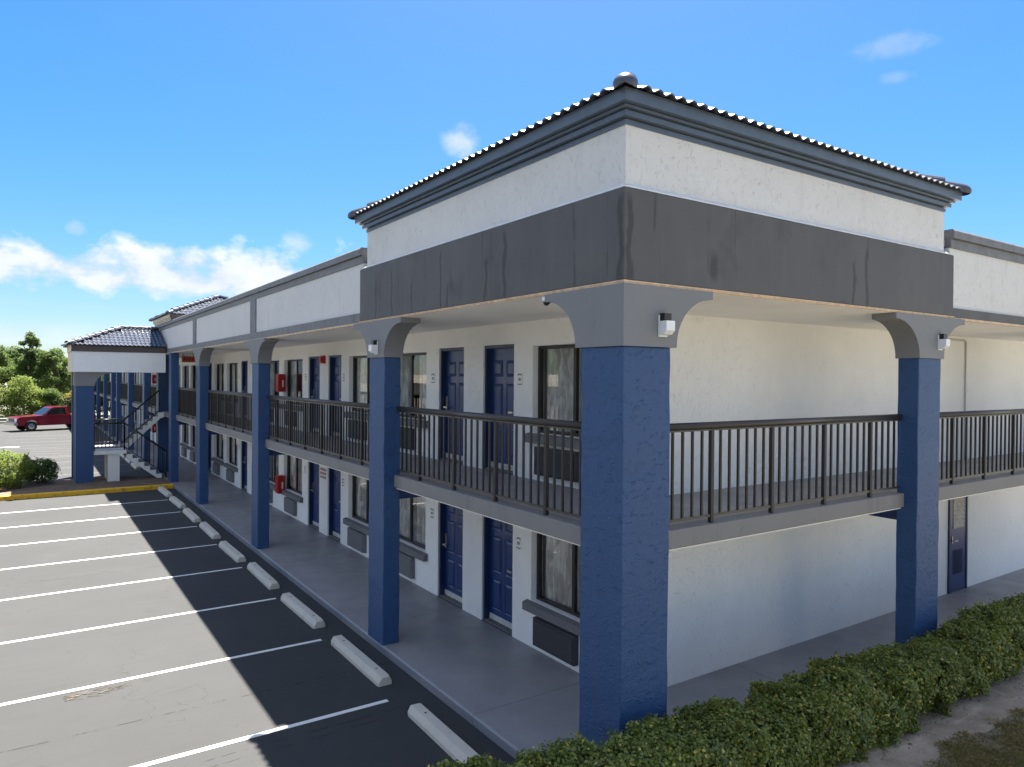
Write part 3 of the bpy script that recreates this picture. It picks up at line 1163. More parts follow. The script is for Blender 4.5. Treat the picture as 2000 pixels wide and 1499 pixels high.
def curtain(y0, y1, z0, z1, x, seed):
    r = random.Random(seed)
    cmb = MB()
    n = 34
    ph = r.uniform(0, 6)
    prev = None
    for i in range(n + 1):
        yy = y0 + (y1 - y0) * i / n
        xx = x + 0.028 * math.sin(ph + (yy - y0) * 42) + 0.012 * math.sin(ph + (yy - y0) * 19)
        if prev is not None:
            cmb.poly([(prev[0], prev[1], z0), (xx, yy, z0), (xx, yy, z1), (prev[0], prev[1], z1)], 0, True)
        prev = (xx, yy)
    return cmb


def window_proto(detail=True, var=0, acmat='grey', acoff=0.0, sill=True):
    h = WINW / 2
    H = WTOP - SILL
    fr = MB()
    t_ = 0.045
    fr.box(0.10, 0.17, -h + 0.002, -h + t_, 0.002, H - 0.002)
    fr.box(0.10, 0.17, h - t_, h - 0.002, 0.002, H - 0.002)
    fr.box(0.10, 0.17, -h + t_, h - t_, 0.002, t_)
    fr.box(0.10, 0.17, -h + t_, h - t_, H - t_, H - 0.002)
    w_ = fr.build('window', 'frame', motel)
    mu_ = MB()
    mu_.box(0.105, 0.16, -0.03, 0.03, t_, H - t_)
    mu_.build('mullion', 'frame', w_)
    for a, c_, xg in ((-h + t_, -0.03, 0.125), (0.03, h - t_, 0.145)):
        pn = MB()
        pn.poly([(xg, a, t_), (xg, a, H - t_), (xg, c_, H - t_), (xg, c_, t_)])
        pn.build('pane', 'glass', w_)
    if detail:
        z0, z1 = 0.0, H - 0.02
        spans = {0: [(0.05, h - 0.06)], 1: [(-h + 0.05, -0.12), (0.28, h - 0.05)], 2: [(-h + 0.05, h - 0.05)], 3: [(-h + 0.1, 0.5)], 4: [(-0.22, h - 0.05)]}[var]
        for j, (a, c_) in enumerate(spans):
            curtain(a, c_, z0, z1, 0.225, var * 10 + j).build('curtain', 'curtain', w_)
    if sill:
        sb = MB()
        sb.prism([(-0.135, -0.15), (-0.135, -0.035), (0.0, 0.0), (0.098, 0.0), (0.098, -0.001), (-0.001, -0.001), (-0.001, -0.15)], -h - 0.0, h + 0.0, 'y')
        sb2 = MB()
        sb2.prism([(-0.09, -0.145), (-0.09, -0.03), (-0.002, -0.004), (-0.002, -0.145)], -h - 0.10, h + 0.10, 'y')
        sb2.build('sill', 'sill', w_)
    ac = MB()
    y0, y1 = acoff - 0.48, acoff + 0.48
    ac.box(-0.085, -0.001, y0, y1, 0.10 - SILL, 0.51 - SILL)
    ac.box(-0.097, -0.0855, y0 + 0.03, y1 - 0.03, 0.13 - SILL, 0.47 - SILL, 1)
    a_ = ac.build('air_conditioner', ['ac_' + acmat, 'grille_' + acmat], w_)
    return w_


variants = {}
cfg = {}
for idx, (y, s_, k) in enumerate(wins):
    for li, lvl in enumerate((0.0, FL)):
        if k < NEARP:
            near_dark = (k == 0) or (k == 1 and lvl > 0)
            var = [[4, 2], [1, 2], [3, 1], [2, 0]][k % 4][li] if s_ < 0 else [[2, 1], [2, 1], [0, 2], [1, 3]][k % 4][li]
            if k == 0 and s_ < 0:
                var = [4, 4][li]
            key = (True, var, 'dark' if near_dark and s_ < 0 else ('dark' if lvl > 0 and k < 2 else 'grey'), 0.22 if s_ < 0 else 0.05)
        else:
            key = (True, 2, 'grey', 0.05)
        if key not in variants:
            variants[key] = window_proto(*key)
            variants[key].location = (WX, y, lvl + SILL)
        else:
            dup(variants[key], None, (WX, y, lvl + SILL))

# service door on the short wing ------------------------------------
sd = MB()
sx0, sx1 = 10.05, 10.78
sd.box(sx0 + 0.05, sx1 - 0.05, WY - 0.022, WY - 0.002, 0.01, 2.0)
sdo = sd.build('service_door', 'door', motel)
fr = MB()
fr.box(sx0, sx0 + 0.05, WY - 0.035, WY - 0.002, 0.0, 2.05)
fr.box(sx1 - 0.05, sx1, WY - 0.035, WY - 0.002, 0.0, 2.05)
fr.box(sx0 + 0.05, sx1 - 0.05, WY - 0.035, WY - 0.002, 2.0, 2.05)
fr.build('frame', 'door_frame', sdo)
bl = MB()
for i in range(7):
    z = 1.22 + i * 0.082
    bl.prism([(WY - 0.026, z), (WY - 0.036, z + 0.006), (WY - 0.024, z + 0.078), (WY - 0.023, z + 0.078)], sx0 + 0.16, sx1 - 0.15, 'x')
bl.build('paper_blind', 'mill', sdo)
lv = MB()
for i in range(9):
    x = sx0 + 0.17 + i * 0.045
    lv.box(x, x + 0.018, WY - 0.03, WY - 0.0225, 0.34, 0.80)
lv.build('vent_slot', 'door_frame', sdo)
hd = MB()
hd.box(sx0 + 0.09, sx0 + 0.13, WY - 0.04, WY - 0.0225, 0.95, 1.08)
hd.tube((sx0 + 0.11, WY - 0.04, 1.0), (sx0 + 0.11, WY - 0.08, 1.0), 0.012)
hd.box(sx0 + 0.10, sx0 + 0.22, WY - 0.09, WY - 0.075, 0.985, 1.01)
hd.build('handle', 'steel', sdo)

# conduit on the upper short wall
cd = MB()
cd.tube((10.64, WY - 0.02, FL), (10.64, WY - 0.02, 4.78), 0.014)
cd.tube((10.64, WY - 0.02, 4.78), (10.60, WY - 0.02, 4.825), 0.014)
cd.tube((10.60, WY - 0.02, 4.825), (9.0, WY - 0.02, 4.825), 0.014)
cd.build('conduit', 'conduit', motel)

# fascia of the corner tower ----------------------------------------
fb = MB()
fb.box(0.0, TX, 0.0, TY, 4.925, 5.76)
soften(fb.build('fascia_band', 'band', motel), 0.01)
tr = MB()
for k in range(2):
    z0, z1, o_ = ((4.897, 4.912, 0.006), (4.9125, 4.9245, 0.012))[k]
    tr.box(-o_, TX + o_, -o_, 0.03, z0, z1)
    tr.box(-o_, 0.03, 0.0301, TY + o_, z0, z1)
tr.build('drip_trim', 'peach', motel)
wt = MB()
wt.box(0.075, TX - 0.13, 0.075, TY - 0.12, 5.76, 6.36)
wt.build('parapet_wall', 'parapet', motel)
fs = MB()
fs.box(0.0, TX - 0.05, 0.0, TY - 0.05, 5.7602, 5.766)
prof_ = [(0.012, 5.766), (0.012, 5.775), (0.074, 5.815), (0.0745, 5.766)]
fs.prism(prof_, 0.08, TX - 0.13, 'x')
fs.prism(prof_, 0.0801, TY - 0.12, 'y')
fs.box(0.0125, 0.0799, 0.0125, 0.0799, 5.7662, 5.775)
fs.build('flashing', 'flash', motel)
co = MB()
for z0, z1, o_ in ((6.345, 6.392, 0.062), (6.3925, 6.402, 0.085), (6.4025, 6.452, 0.012), (6.4525, 6.462, 0.035), (6.4625, 6.486, -0.022), (6.4865, 6.494, 0.0), (6.4945, 6.606, -0.078)):
    co.box(o_, TX - 0.055 - o_, o_, TY - 0.045 - o_, z0, z1)
co.build('cornice', 'cornice', motel)

# lower fascia of both wings ----------------------------------------


def low_fascia_left(y0, y1):
    b_ = MB()
    b_.box(0.03, 0.22, y0, y1, CEIL + 0.0205, 5.07)
    b_.build('fascia_band', 'coping', motel)
    p_ = MB()
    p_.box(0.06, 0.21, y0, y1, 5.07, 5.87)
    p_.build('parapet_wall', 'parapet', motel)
    c_ = MB()
    c_.box(0.04, 0.23, y0, y1, 5.87, 5.985)
    c_.prism([(0.0, 6.0), (0.0, 6.10), (0.02, 6.125), (0.28, 6.125), (0.28, 6.0)], y0, y1, 'y')
    c_.box(0.05, 0.22, y0, y1, 5.985, 6.0)
    c_.build('coping', 'coping', motel)
    t_ = MB()
    t_.box(0.02, 0.06, y0, y1, CEIL - 0.012, CEIL + 0.0204)
    t_.build('drip_trim', 'peach', motel)


low_fascia_left(TY, 28.9)
low_fascia_left(28.9, LEN)
for ya in (12.75, 20.15):
    b_ = MB()
    b_.box(0.035, 0.062, ya, ya + 0.50, 5.0702, 5.8698)
    b_.build('pilaster_strip', 'coping', motel)
b_ = MB()
b_.box(TX, 17, 0.03, 0.22, CEIL + 0.0205, 5.045)
b_.build('fascia_band', 'band', motel)
b_ = MB()
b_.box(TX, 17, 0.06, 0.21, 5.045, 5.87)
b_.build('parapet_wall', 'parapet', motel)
b_ = MB()
b_.box(TX, 17, 0.04, 0.23, 5.87, 5.985)
b_.box(TX, 17, 0.05, 0.22, 5.985, 6.0)
b_.prism([(0.0, 6.0), (0.0, 6.10), (0.02, 6.125), (0.28, 6.125), (0.28, 6.0)], TX, 17, 'x')
b_.build('coping', 'coping', motel)
b_ = MB()
b_.box(TX, 17, 0.02, 0.06, CEIL - 0.012, CEIL + 0.0204)
b_.build('drip_trim', 'peach', motel)

# tiled roofs -------------------------------------------------------
TW, TC, TL = 0.148, 0.29, 0.335


def tile_mesh():
    n = 8
    mb = MB()
    top, bot = [], []
    for i in range(n + 1):
        u = -TW / 2 + TW * i / n
        hgt = 0.033 * (0.5 + 0.5 * math.cos(2 * math.pi * u / TW)) ** 0.8
        top.append((u, hgt))
        bot.append((u, hgt - 0.013))
    for v0, v1, l0, l1 in ((0.0, TL, 0.030, 0.012),):
        for i in range(n):
            a, b2 = top[i], top[i + 1]
            mb.poly([(a[0], v0, a[1] + l0), (b2[0], v0, b2[1] + l0), (b2[0], v1, b2[1] + l1), (a[0], v1, a[1] + l1)], 0, True)
            a2, b3 = bot[i], bot[i + 1]
            mb.poly([(a2[0], v0, a2[1] + l0), (b3[0], v0, b3[1] + l0), (b2[0], v0, b2[1] + l0), (a[0], v0, a[1] + l0)], 0)
            mb.poly([(b3[0], v0, b3[1] + l0), (a2[0], v0, a2[1] + l0), (a2[0], v1, a2[1] + l1), (b3[0], v1, b3[1] + l1)], 0, True)
    me = mb.mesh('roof_tile', ['tile'])
    return me, mb


TILE_ME, TILE_MB = tile_mesh()


def cap_mesh(r=0.105, L=0.40):
    mb = MB()
    n = 8
    for i in range(n):
        a0, a1 = math.pi * i / n, math.pi * (i + 1) / n

        def P(a, v, rr, lift):
            return (rr * math.cos(a), v, rr * 0.85 * math.sin(a) + lift)
        mb.poly([P(a0, 0, r, 0.02), P(a0, L, r * 0.86, 0.0), P(a1, L, r * 0.86, 0.0), P(a1, 0, r, 0.02)], 0, True)
        mb.poly([P(a0, 0, r, 0.02), P(a1, 0, r, 0.02), P(a1, 0, r - 0.016, 0.02), P(a0, 0, r - 0.016, 0.02)], 0)
    return mb.mesh('hip_tile', ['tile'])


CAP_ME = cap_mesh()


def hip_end_mesh(r=0.112, L=0.42):
    """closed rounded starter tile for the foot of a hip"""
    mb = MB()
    n = 12
    FZ = 0.82
    rings = []
    rings = [(0.14 * (1 - math.cos(math.pi / 2 * k / 6)), r * math.sin(math.pi / 2 * k / 6)) for k in range(7)] + [(L, r * 0.84)]
    for (v0, ra), (v1, rb) in zip(rings[:-1], rings[1:]):
        for i in range(n):
            a0, a1 = -0.5 + (math.pi + 1.0) * i / n, -0.5 + (math.pi + 1.0) * (i + 1) / n
            mb.poly([(ra * math.cos(a0), v0, FZ * ra * math.sin(a0)), (rb * math.cos(a0), v1, FZ * rb * math.sin(a0)),
                     (rb * math.cos(a1), v1, FZ * rb * math.sin(a1)), (ra * math.cos(a1), v0, FZ * ra * math.sin(a1))], 0, True)
    o = mb.build('hip_tile', 'tile', fix=True)
    me = o.data
    bpy.data.objects.remove(o)
    return me


END_ME = hip_end_mesh()


def frame_mat(o, u, v, n):
    m = Matrix.Identity(4)
    for i, a in enumerate((u, v, n)):
        m[0][i], m[1][i], m[2][i] = a.x, a.y, a.z
    m.translation = o
    return m


def hip_roof(x0, x1, y0, y1, z, pitch, parent, name='roof', shown=None, skip_sides='', endcap=True, uncut=None):
    """pyramid / hip roof with individual tiles. shown(side,row) -> tiles as own parts, others joined"""
    tp = math.tan(R_(pitch))
    w, d = x1 - x0, y1 - y0
    run = min(w, d) / 2
    hgt = run * tp
    if w >= d:
        r0, r1 = Vector((x0 + run, (y0 + y1) / 2, z + hgt)), Vector((x1 - run, (y0 + y1) / 2, z + hgt))
    else:
        r0, r1 = Vector(((x0 + x1) / 2, y0 + run, z + hgt)), Vector(((x0 + x1) / 2, y1 - run, z + hgt))
    c = [Vector((x0, y0, z)), Vector((x1, y0, z)), Vector((x1, y1, z)), Vector((x0, y1, z))]
    dk = MB()
    if w >= d:
        faces = [[c[0], c[1], r1, r0], [c[1], c[2], r1], [c[2], c[3], r0, r1], [c[3], c[0], r0]]
    else:
        faces = [[c[0], c[1], r0], [c[1], c[2], r1, r0], [c[2], c[3], r1], [c[3], c[0], r0, r1]]
    for f_ in faces:
        dk.poly(f_)
    dk.poly(c[::-1])
    roof = dk.build(name, 'tile', parent)
    rest = MB()
    base_n = len(TILE_MB.v)
    names = 'fRkL'
    for si in range(4):
        A, B = c[si], c[(si + 1) % 4]
        u = (B - A).normalized()
        inward = Vector((-u.y, u.x, 0))
        v = (inward + Vector((0, 0, tp))).normalized()
        nrm = u.cross(v)
        Lh = (B - A).length
        slope = run / math.cos(R_(pitch))
        nc = max(1, round(Lh / TW))
        tw = Lh / nc
        nr = math.ceil(slope / TC)
        for row in range(nr):
            s = row * TC - 0.045
            hs = max(0, s) * math.cos(R_(pitch))
            for cidx in range(nc):
                pc = (cidx + 0.5) * tw
                lim = (s + TL * 0.55) * math.cos(R_(pitch))
                if pc < lim - tw * 0.1 or pc > Lh - lim + tw * 0.1:
                    continue
                o_ = A + u * pc + v * s + nrm * 0.004
                mt = frame_mat(o_, u, v, nrm)
                if shown is None or shown(si, row):
                    put('roof_tile', TILE_ME, roof, mat=mt)
                else:
                    i0 = len(rest.v)
                    rest.v += [tuple(mt @ Vector(p_)) for p_ in TILE_MB.v]
                    rest.f += [tuple(i0 + j for j in f_) for f_ in TILE_MB.f]
                    rest.mi += [0] * len(TILE_MB.f)
                    rest.sm += TILE_MB.sm
    if rest.v:
        ro = rest.build('roof_tile', 'tile', roof)
        ro['kind'] = 'stuff'
    # hip and ridge caps
    ends = [r0, r0, r1, r1] if w >= d else [r0, r0, r1, r1]
    if w >= d:
        ends = [r0, r1, r1, r0]
    segs = [(c[i], ends[i]) for i in range(4)]
    if (r1 - r0).length > 0.2:
        segs.append((r0, r1))
    for a, b2 in segs:
        dv = (b2 - a)
        L = dv.length
        dv.normalize()
        n_ = max(1, math.ceil(L / 0.36))
        side = dv.cross(Vector((0, 0, 1))).normalized()
        up = side.cross(dv)
        for i in range(n_):
            p_ = a + dv * (i * L / n_ - 0.06) + up * 0.05
            if i == 0 and a in c:
                put('hip_tile', END_ME, roof, mat=frame_mat(a - dv * 0.10 + up * 0.035, side, dv, up))
            else:
                put('hip_tile', CAP_ME, roof, mat=frame_mat(p_, side, dv, up))
    return roof


hip_roof(-0.085, TX + 0.03, -0.085, TY + 0.04, 6.588, 22, motel, shown=lambda s, r: r < 2 and s in (0, 3))

# second tower further along the long wing
T2 = (-0.12, 4.35, 24.62, 29.12)
t2 = MB()
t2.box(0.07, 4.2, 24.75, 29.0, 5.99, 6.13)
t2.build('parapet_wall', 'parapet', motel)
co = MB()
for z0, z1, o_ in ((6.12, 6.17, 0.06), (6.1705, 6.22, 0.03), (6.2205, 6.34, 0.0)):
    co.box(T2[0] + 0.06 + o_, T2[1] - 0.06 - o_, T2[2] + 0.06 + o_, T2[3] - 0.06 - o_, z0, z1)
co.build('cornice', 'brown_cornice', motel)
co = MB()
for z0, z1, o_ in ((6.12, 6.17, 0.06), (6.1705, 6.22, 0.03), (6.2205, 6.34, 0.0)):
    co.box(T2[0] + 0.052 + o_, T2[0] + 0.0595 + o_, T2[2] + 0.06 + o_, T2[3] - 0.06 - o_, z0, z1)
co.build('cornice', 'cream_cornice', motel)  # cream skin laid over the left-hand faces only
hip_roof(T2[0], T2[1], T2[2], T2[3], 6.342, 23, motel, shown=lambda s, r: s == 0 and r < 7)
# ------------------------------------------------------------------ stair tower
stair = thing('stair_tower', 'open stair tower with tiled hip roof and white fascia on blue pillars', 'stair tower')
SX0, SX1 = -3.0, -0.02
SY0, SY1 = 26.15, 29.4
for (x0, x1, y0, y1) in ((SX0, SX0 + 0.58, SY0, SY0 + 0.3), (SX0, SX0 + 0.3, SY0 + 0.9, SY0 + 1.4), (SX0, SX0 + 0.58, SY1 - 0.3, SY1)):
    p = MB()
    p.box(x0, x1, y0, y1, -0.1, 3.62)
    po = p.build('pillar', 'blue', stair)
    c = MB()
    prof = [(SX0 - 0.02, 3.621), (SX0 - 0.02, 4.13)]
    if x1 - x0 > 0.4:
        pr = [(x0 - 0.02, 3.621)] + [(x0 - 0.02, 4.14)]
        fl = []
        for i in range(9):
            a = math.pi / 2 * i / 8
            fl.append((x1 + 0.03 + 0.55 * (1 - math.cos(a)), 3.64 + 0.46 * math.sin(a)))
        c.prism([(x0 - 0.02, 3.621), (x1 + 0.03, 3.621)] + fl + [(x1 + 0.58, 4.14), (x0 - 0.02, 4.14)], y0 - 0.02, y1 + 0.02, 'y')
        c.build('capital', 'capital', po, fix=True)
    else:
        c.box(x0 - 0.02, x1 + 0.02, y0 - 0.02, y1 + 0.02, 3.621, 4.14)
        c.build('capital', 'capital', po)
f_ = MB()
f_.box(-3.12, -0.001, 26.05, 26.25, 4.141, 4.90)
f_.box(-3.12, -2.92, 26.251, 29.3, 4.141, 4.90)
f_.box(-3.12, -0.001, 29.301, 29.5, 4.141, 4.90)
f_.build('fascia', 'white', stair)
f_ = MB()
f_.box(-3.15, -0.002, 26.02, 29.53, 4.901, 5.13)
f_.build('cornice', 'brown_cornice', stair)
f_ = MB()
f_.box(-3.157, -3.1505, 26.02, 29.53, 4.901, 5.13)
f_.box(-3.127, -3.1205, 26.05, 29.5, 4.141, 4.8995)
f_.build('side_fascia', 'cream', stair)  # cream skin over the left-hand faces of fascia and cornice
f_ = MB()
f_.box(-2.91, -0.01, 26.26, 29.29, 4.85, 4.89)
f_.build('soffit', 'soffit', stair)
def half_hip(parent):
    """hip at the street end, running back into the long wing"""
    x0, x1, y0, y1, z, pitch = -3.24, 0.0, 25.93, 29.62, 5.132, 22
    tp = math.tan(R_(pitch))
    run = (y1 - y0) / 2
    ym = (y0 + y1) / 2
    rz = z + run * tp
    r0 = Vector((x0 + run, ym, rz))
    r1 = Vector((x1, ym, rz))
    a, b2, c2, d2 = Vector((x0, y0, z)), Vector((x1, y0, z)), Vector((x1, y1, z)), Vector((x0, y1, z))
    dk = MB()
    dk.poly([a, b2, r1, r0])
    dk.poly([c2, d2, r0, r1])
    dk.poly([d2, a, r0])
    dk.poly([a, d2, c2, b2])
    roof_ = dk.build('roof', 'tile', parent)
    rest = MB()
    slope = run / math.cos(R_(pitch))
    for A, B, si in ((a, b2, 0), (c2, d2, 2), (d2, a, 3)):
        u = (B - A).normalized()
        v = (Vector((-u.y, u.x, 0)) + Vector((0, 0, tp))).normalized()
        nrm = u.cross(v)
        Lh = (B - A).length
        nc = round(Lh / TW)
        tw = Lh / nc
        for row in range(math.ceil(slope / TC)):
            s = row * TC - 0.045
            hs = max(0, s) * math.cos(R_(pitch))
            for ci in range(nc):
                pc = (ci + 0.5) * tw
                if si in (0, 3) and si == 0 and pc < hs - 0.03:
                    continue
                if si == 2 and pc > Lh - hs + 0.03:
                    continue
                if si == 3 and (pc < hs - 0.03 or pc > Lh - hs + 0.03):
                    continue
                mt = frame_mat(A + u * pc + v * s + nrm * 0.004, u, v, nrm)
                if si == 0:
                    put('roof_tile', TILE_ME, roof_, mat=mt)
                else:
                    i0 = len(rest.v)
                    rest.v += [tuple(mt @ Vector(p_)) for p_ in TILE_MB.v]
                    rest.f += [tuple(i0 + j for j in f2) for f2 in TILE_MB.f]
                    rest.mi += [0] * len(TILE_MB.f)
                    rest.sm += TILE_MB.sm
    ro = rest.build('roof_tile', 'tile', roof_)
    ro['kind'] = 'stuff'
    for p0, p1 in ((a, r0), (d2, r0), (r0, r1)):
        dv = p1 - p0
        L = dv.length
        dv.normalize()
        n_ = math.ceil(L / 0.36)
        side = dv.cross(Vector((0, 0, 1))).normalized()
        up = side.cross(dv)
        for i in range(n_):
            put('hip_tile', CAP_ME, roof_, mat=frame_mat(p0 + dv * (i * L / n_ - 0.06) + up * 0.05, side, dv, up))


half_hip(stair)
# flights
ld = MB()
ld.box(-2.42, -1.33, 26.2, 28.9, 1.03, 1.16)
ld.build('landing', 'stair_white', stair)
pe = MB()
pe.box(-1.95, -1.56, 26.25, 27.6, -0.1, 1.03)
pe.build('pedestal', 'stair_white', stair)
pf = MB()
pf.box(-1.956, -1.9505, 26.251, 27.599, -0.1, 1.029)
pf.build('pedestal_sunlit_side', 'cream', stair)  # thin cream skin carries the sunlit tone of this side in its colour
nst = 7


def flight(x0, z0, dx, dz, n, y0, y1):
    """saw-toothed slab"""
    prof = [(x0, z0)]
    for i in range(n):
        prof.append((x0 + dx * (i + 1), z0 + dz * i))
        prof.append((x0 + dx * (i + 1), z0 + dz * (i + 1)))
    und = [(x0 + dx * n, z0 + dz * n - 0.22 * (1 if dz < 0 else 1)), (x0 + dx * 0.6, z0 - 0.16)]
    f2 = MB()
    f2.prism(prof + und, y0, y1, 'y')
    o = f2.build('stair_flight', 'stair_white', stair, fix=True)
    return o


# lower flight descends towards the building; upper flight climbs to the balcony
lo = MB()
prof = [(-1.33, 1.16)]
dx, dz = 1.43 / nst, 1.16 / nst
for i in range(nst):
    prof += [(-1.33 + dx * i, 1.16 - dz * (i + 1) + (0 if i else 0)), (-1.33 + dx * (i + 1), 1.16 - dz * (i + 1))]
prof = [(-1.33, 1.16)] + prof[1:] + [(0.10, -0.10), (-0.12, -0.10), (-1.33, 0.86)]
lo.prism(prof, 26.22, 27.35, 'y')
lof = lo.build('stair_flight', 'stair_white', stair, fix=True)
for i in range(nst):
    r_ = MB()
    xx = -1.33 + dx * i
    r_.box(xx + 0.0015, xx + 0.012, 26.28, 27.30, 1.16 - dz * (i + 1) + 0.002, 1.16 - dz * i - 0.004)
    r_.box(xx + 0.012, xx + dx + 0.006, 26.28, 27.30, 1.16 - dz * (i + 1) + 0.0015, 1.16 - dz * (i + 1) + 0.014)
    r_.build('step', 'stair_riser', lof)
up_ = MB()
n2 = 8
X0, DX2 = -1.33, 1.43 / n2
dz2 = (FL - 1.16) / n2
prof = [(X0, 1.0), (X0, 1.16)]
for i in range(n2):
    prof += [(X0 + DX2 * i, 1.16 + dz2 * (i + 1)), (X0 + DX2 * (i + 1), 1.16 + dz2 * (i + 1))]
prof += [(0.16, FL), (0.16, FL - 0.2), (0.02, FL - 0.24)]
up_.prism([(X0, 0.95)] + prof[1:], 27.5, 28.6, 'y')
upf = up_.build('stair_flight', 'stair_white', stair, fix=True)
for i in range(n2):
    r_ = MB()
    xx = X0 + DX2 * i
    r_.box(xx - 0.012, xx - 0.0015, 27.55, 28.55, 1.16 + dz2 * i + 0.002, 1.16 + dz2 * (i + 1) - 0.004)
    r_.box(xx - 0.006, xx + DX2 - 0.012, 27.55, 28.55, 1.16 + dz2 * (i + 1) + 0.0015, 1.16 + dz2 * (i + 1) + 0.012)
    r_.build('step', 'stair_riser', upf)


def stair_rail(pts, y, z_off, n_each):
    r_ = MB()
    for a, b2 in zip(pts[:-1], pts[1:]):
        r_.tube((a[0], y, a[1]), (b2[0], y, b2[1]), 0.034, n=8)
        r_.tube((a[0], y, a[1] - z_off), (b2[0], y, b2[1] - z_off), 0.02, n=6)
    o = r_.build('stair_railing', 'black', stair)
    for a, b2, n_ in zip(pts[:-1], pts[1:], n_each):
        for i in range(n_ + 1):
            t_ = i / n_
            x, z = a[0] + (b2[0] - a[0]) * t_, a[1] + (b2[1] - a[1]) * t_
            q_ = MB()
            hw = 0.024 if i in (0, n_) else 0.014
            q_.box(x - hw, x + hw, y - hw, y + hw, z - z_off - (0.1 if i in (0, n_) else 0), z)
            q_.build('baluster', 'black', o)


stair_rail([(-2.40, 2.2), (-1.40, 2.2), (0.06, 1.04)], 26.27, 0.92, [8, 10])
stair_rail([(-1.40, 2.15), (-0.02, 3.42)], 27.56, 0.85, [10])
stair_rail([(-2.40, 2.2), (-1.40, 2.2)], 28.85, 0.92, [8])

# ------------------------------------------------------------------ wheel stops
ws = MB()
L2 = 0.93
prof = [(-0.105, 0.0), (-0.105, 0.05), (-0.06, 0.125), (0.06, 0.125), (0.105, 0.05), (0.105, 0.0)]
ys_ = [-L2, -L2 + 0.05, -0.32, 0.3, L2 - 0.05, L2]
sc_ = [0.86, 1, 1, 1, 1, 0.86]
for k in range(len(ys_) - 1):
    for i in range(len(prof) - 1):
        P = [(prof[i][0] * sc_[k], ys_[k], prof[i][1] * sc_[k]), (prof[i + 1][0] * sc_[k], ys_[k], prof[i + 1][1] * sc_[k]),
             (prof[i + 1][0] * sc_[k + 1], ys_[k + 1], prof[i + 1][1] * sc_[k + 1]), (prof[i][0] * sc_[k + 1], ys_[k + 1], prof[i][1] * sc_[k + 1])]
        ws.poly(P)
ws.poly([(p_[0] * 0.86, -L2, p_[1] * 0.86) for p_ in prof])
ws.poly([(p_[0] * 0.86, L2, p_[1] * 0.86) for p_ in prof][::-1])
ws_me = ws.mesh('wheel_stop', ['concrete'])
pin_me = MB().tube((0, 0, 0.120), (0, 0, 0.1275), 0.018).mesh('anchor_pin', ['black'])
stops = [(-0.46, 2.30), (-0.42, 5.08), (-0.43, 7.71), (-0.42, 10.30), (-0.48, 12.74), (-0.44, 15.44), (-0.455, 17.92), (-0.44, 20.45), (-0.45, 22.95)]
near = 'white concrete wheel stop at the kerb, '
desc = ['nearest the camera, half hidden by the hedge', 'second from the hedge, broken at its near end', 'third from the hedge, beside the second blue pillar',
        'fourth from the hedge, between two short white lines', 'fifth from the hedge, level with the red cabinets', 'sixth from the hedge',
        'fourth from the yellow kerb, counting that at the kerb as first', 'second from the yellow kerb, in the building shade', 'farthest of the row, touching the yellow kerb']
desc[6] = 'third from the yellow kerb'
for i, ((x, y), d_) in enumerate(zip(stops, desc)):
    o = put('wheel_stop', ws_me, None, (x, y, ZA + 0.001))
    o.rotation_euler = (0, 0, R_(random.uniform(-1.3, 1.3)))
    tag(o, near + d_, 'wheel stop', 'wheel stops in the parking bays')
    if i < 6:
        for s_ in (-0.62, 0.62):
            put('anchor_pin', pin_me, o, (0, s_, 0))
for y, d_ in ((31.5, 'nearest of the three seen under the stairs'), (34.0, 'middle of the three seen under the stairs'), (36.5, 'farthest of the three seen under the stairs')):
    o = put('wheel_stop', ws_me, None, (-0.45, y, ZA + 0.001))
    tag(o, 'white concrete wheel stop, ' + d_, 'wheel stop', 'wheel stops beyond the stairs')


# ------------------------------------------------------------------ fittings on the building
def wall_lamp(loc, rz, label):
    t_ = thing('wall_lamp', label, 'wall lamp', loc, rz, 'square wall lamps on the pillar capitals')
    b_ = MB()                                        # local -y is away from the wall
    b_.box(-0.055, 0.055, -0.012, 0.0, -0.10, 0.10)
    b_.build('back_plate', 'white_paint', t_)
    b_ = MB()
    b_.box(-0.045, 0.045, -0.07, -0.0125, 0.045, 0.115)
    b_.build('housing', 'black', t_)
    b_ = MB()
    b_.prism([(-0.0125, 0.044), (-0.0125, -0.09), (-0.07, -0.08), (-0.105, -0.045), (-0.105, 0.044)], -0.055, 0.055, 'x')
    b_.build('lamp_shade', 'lens', t_)
    return t_


wall_lamp((0.465, -0.021, 4.53), 0, 'square wall lamp on the grey capital of the corner pillar')
wall_lamp((5.66, -0.026, 4.55), 0, 'square wall lamp on the grey capital of the right-hand pillar')
wall_lamp((-0.026, 5.44, 4.48), R_(-90), 'square wall lamp on the grey capital left of the corner pillar')

t_ = thing('security_camera', 'small white dome security camera under the fascia, left of the corner pillar', 'security camera', (0.06, 1.22, CEIL - 0.012))
b_ = MB()
b_.tube((0, 0, 0), (0, 0, -0.05), 0.055, 0.06, 14)
b_.build('housing', 'white_paint', t_)
b_ = MB()
b_.tube((-0.01, 0, -0.0505), (-0.02, 0, -0.085), 0.045, 0.022, 12)
b_.build('dome', 'black', t_)


def cabinet(loc, label):
    t2_ = thing('extinguisher_cabinet', label, 'extinguisher cabinet', loc, 0, 'red fire extinguisher cabinets')
    b2_ = MB()
    b2_.box(-0.20, 0.0, -0.16, 0.16, 0.0, 0.52)
    b2_.build('cabinet_body', 'red', t2_)
    b2_ = MB()
    b2_.box(-0.10, -0.06, -0.168, -0.1605, 0.14, 0.34)
    b2_.build('front_window', 'white_paint', t2_)
    b2_ = MB()
    b2_.box(-0.212, -0.2005, -0.13, 0.13, 0.05, 0.47)
    b2_.build('door', 'red', t2_)
    return t2_


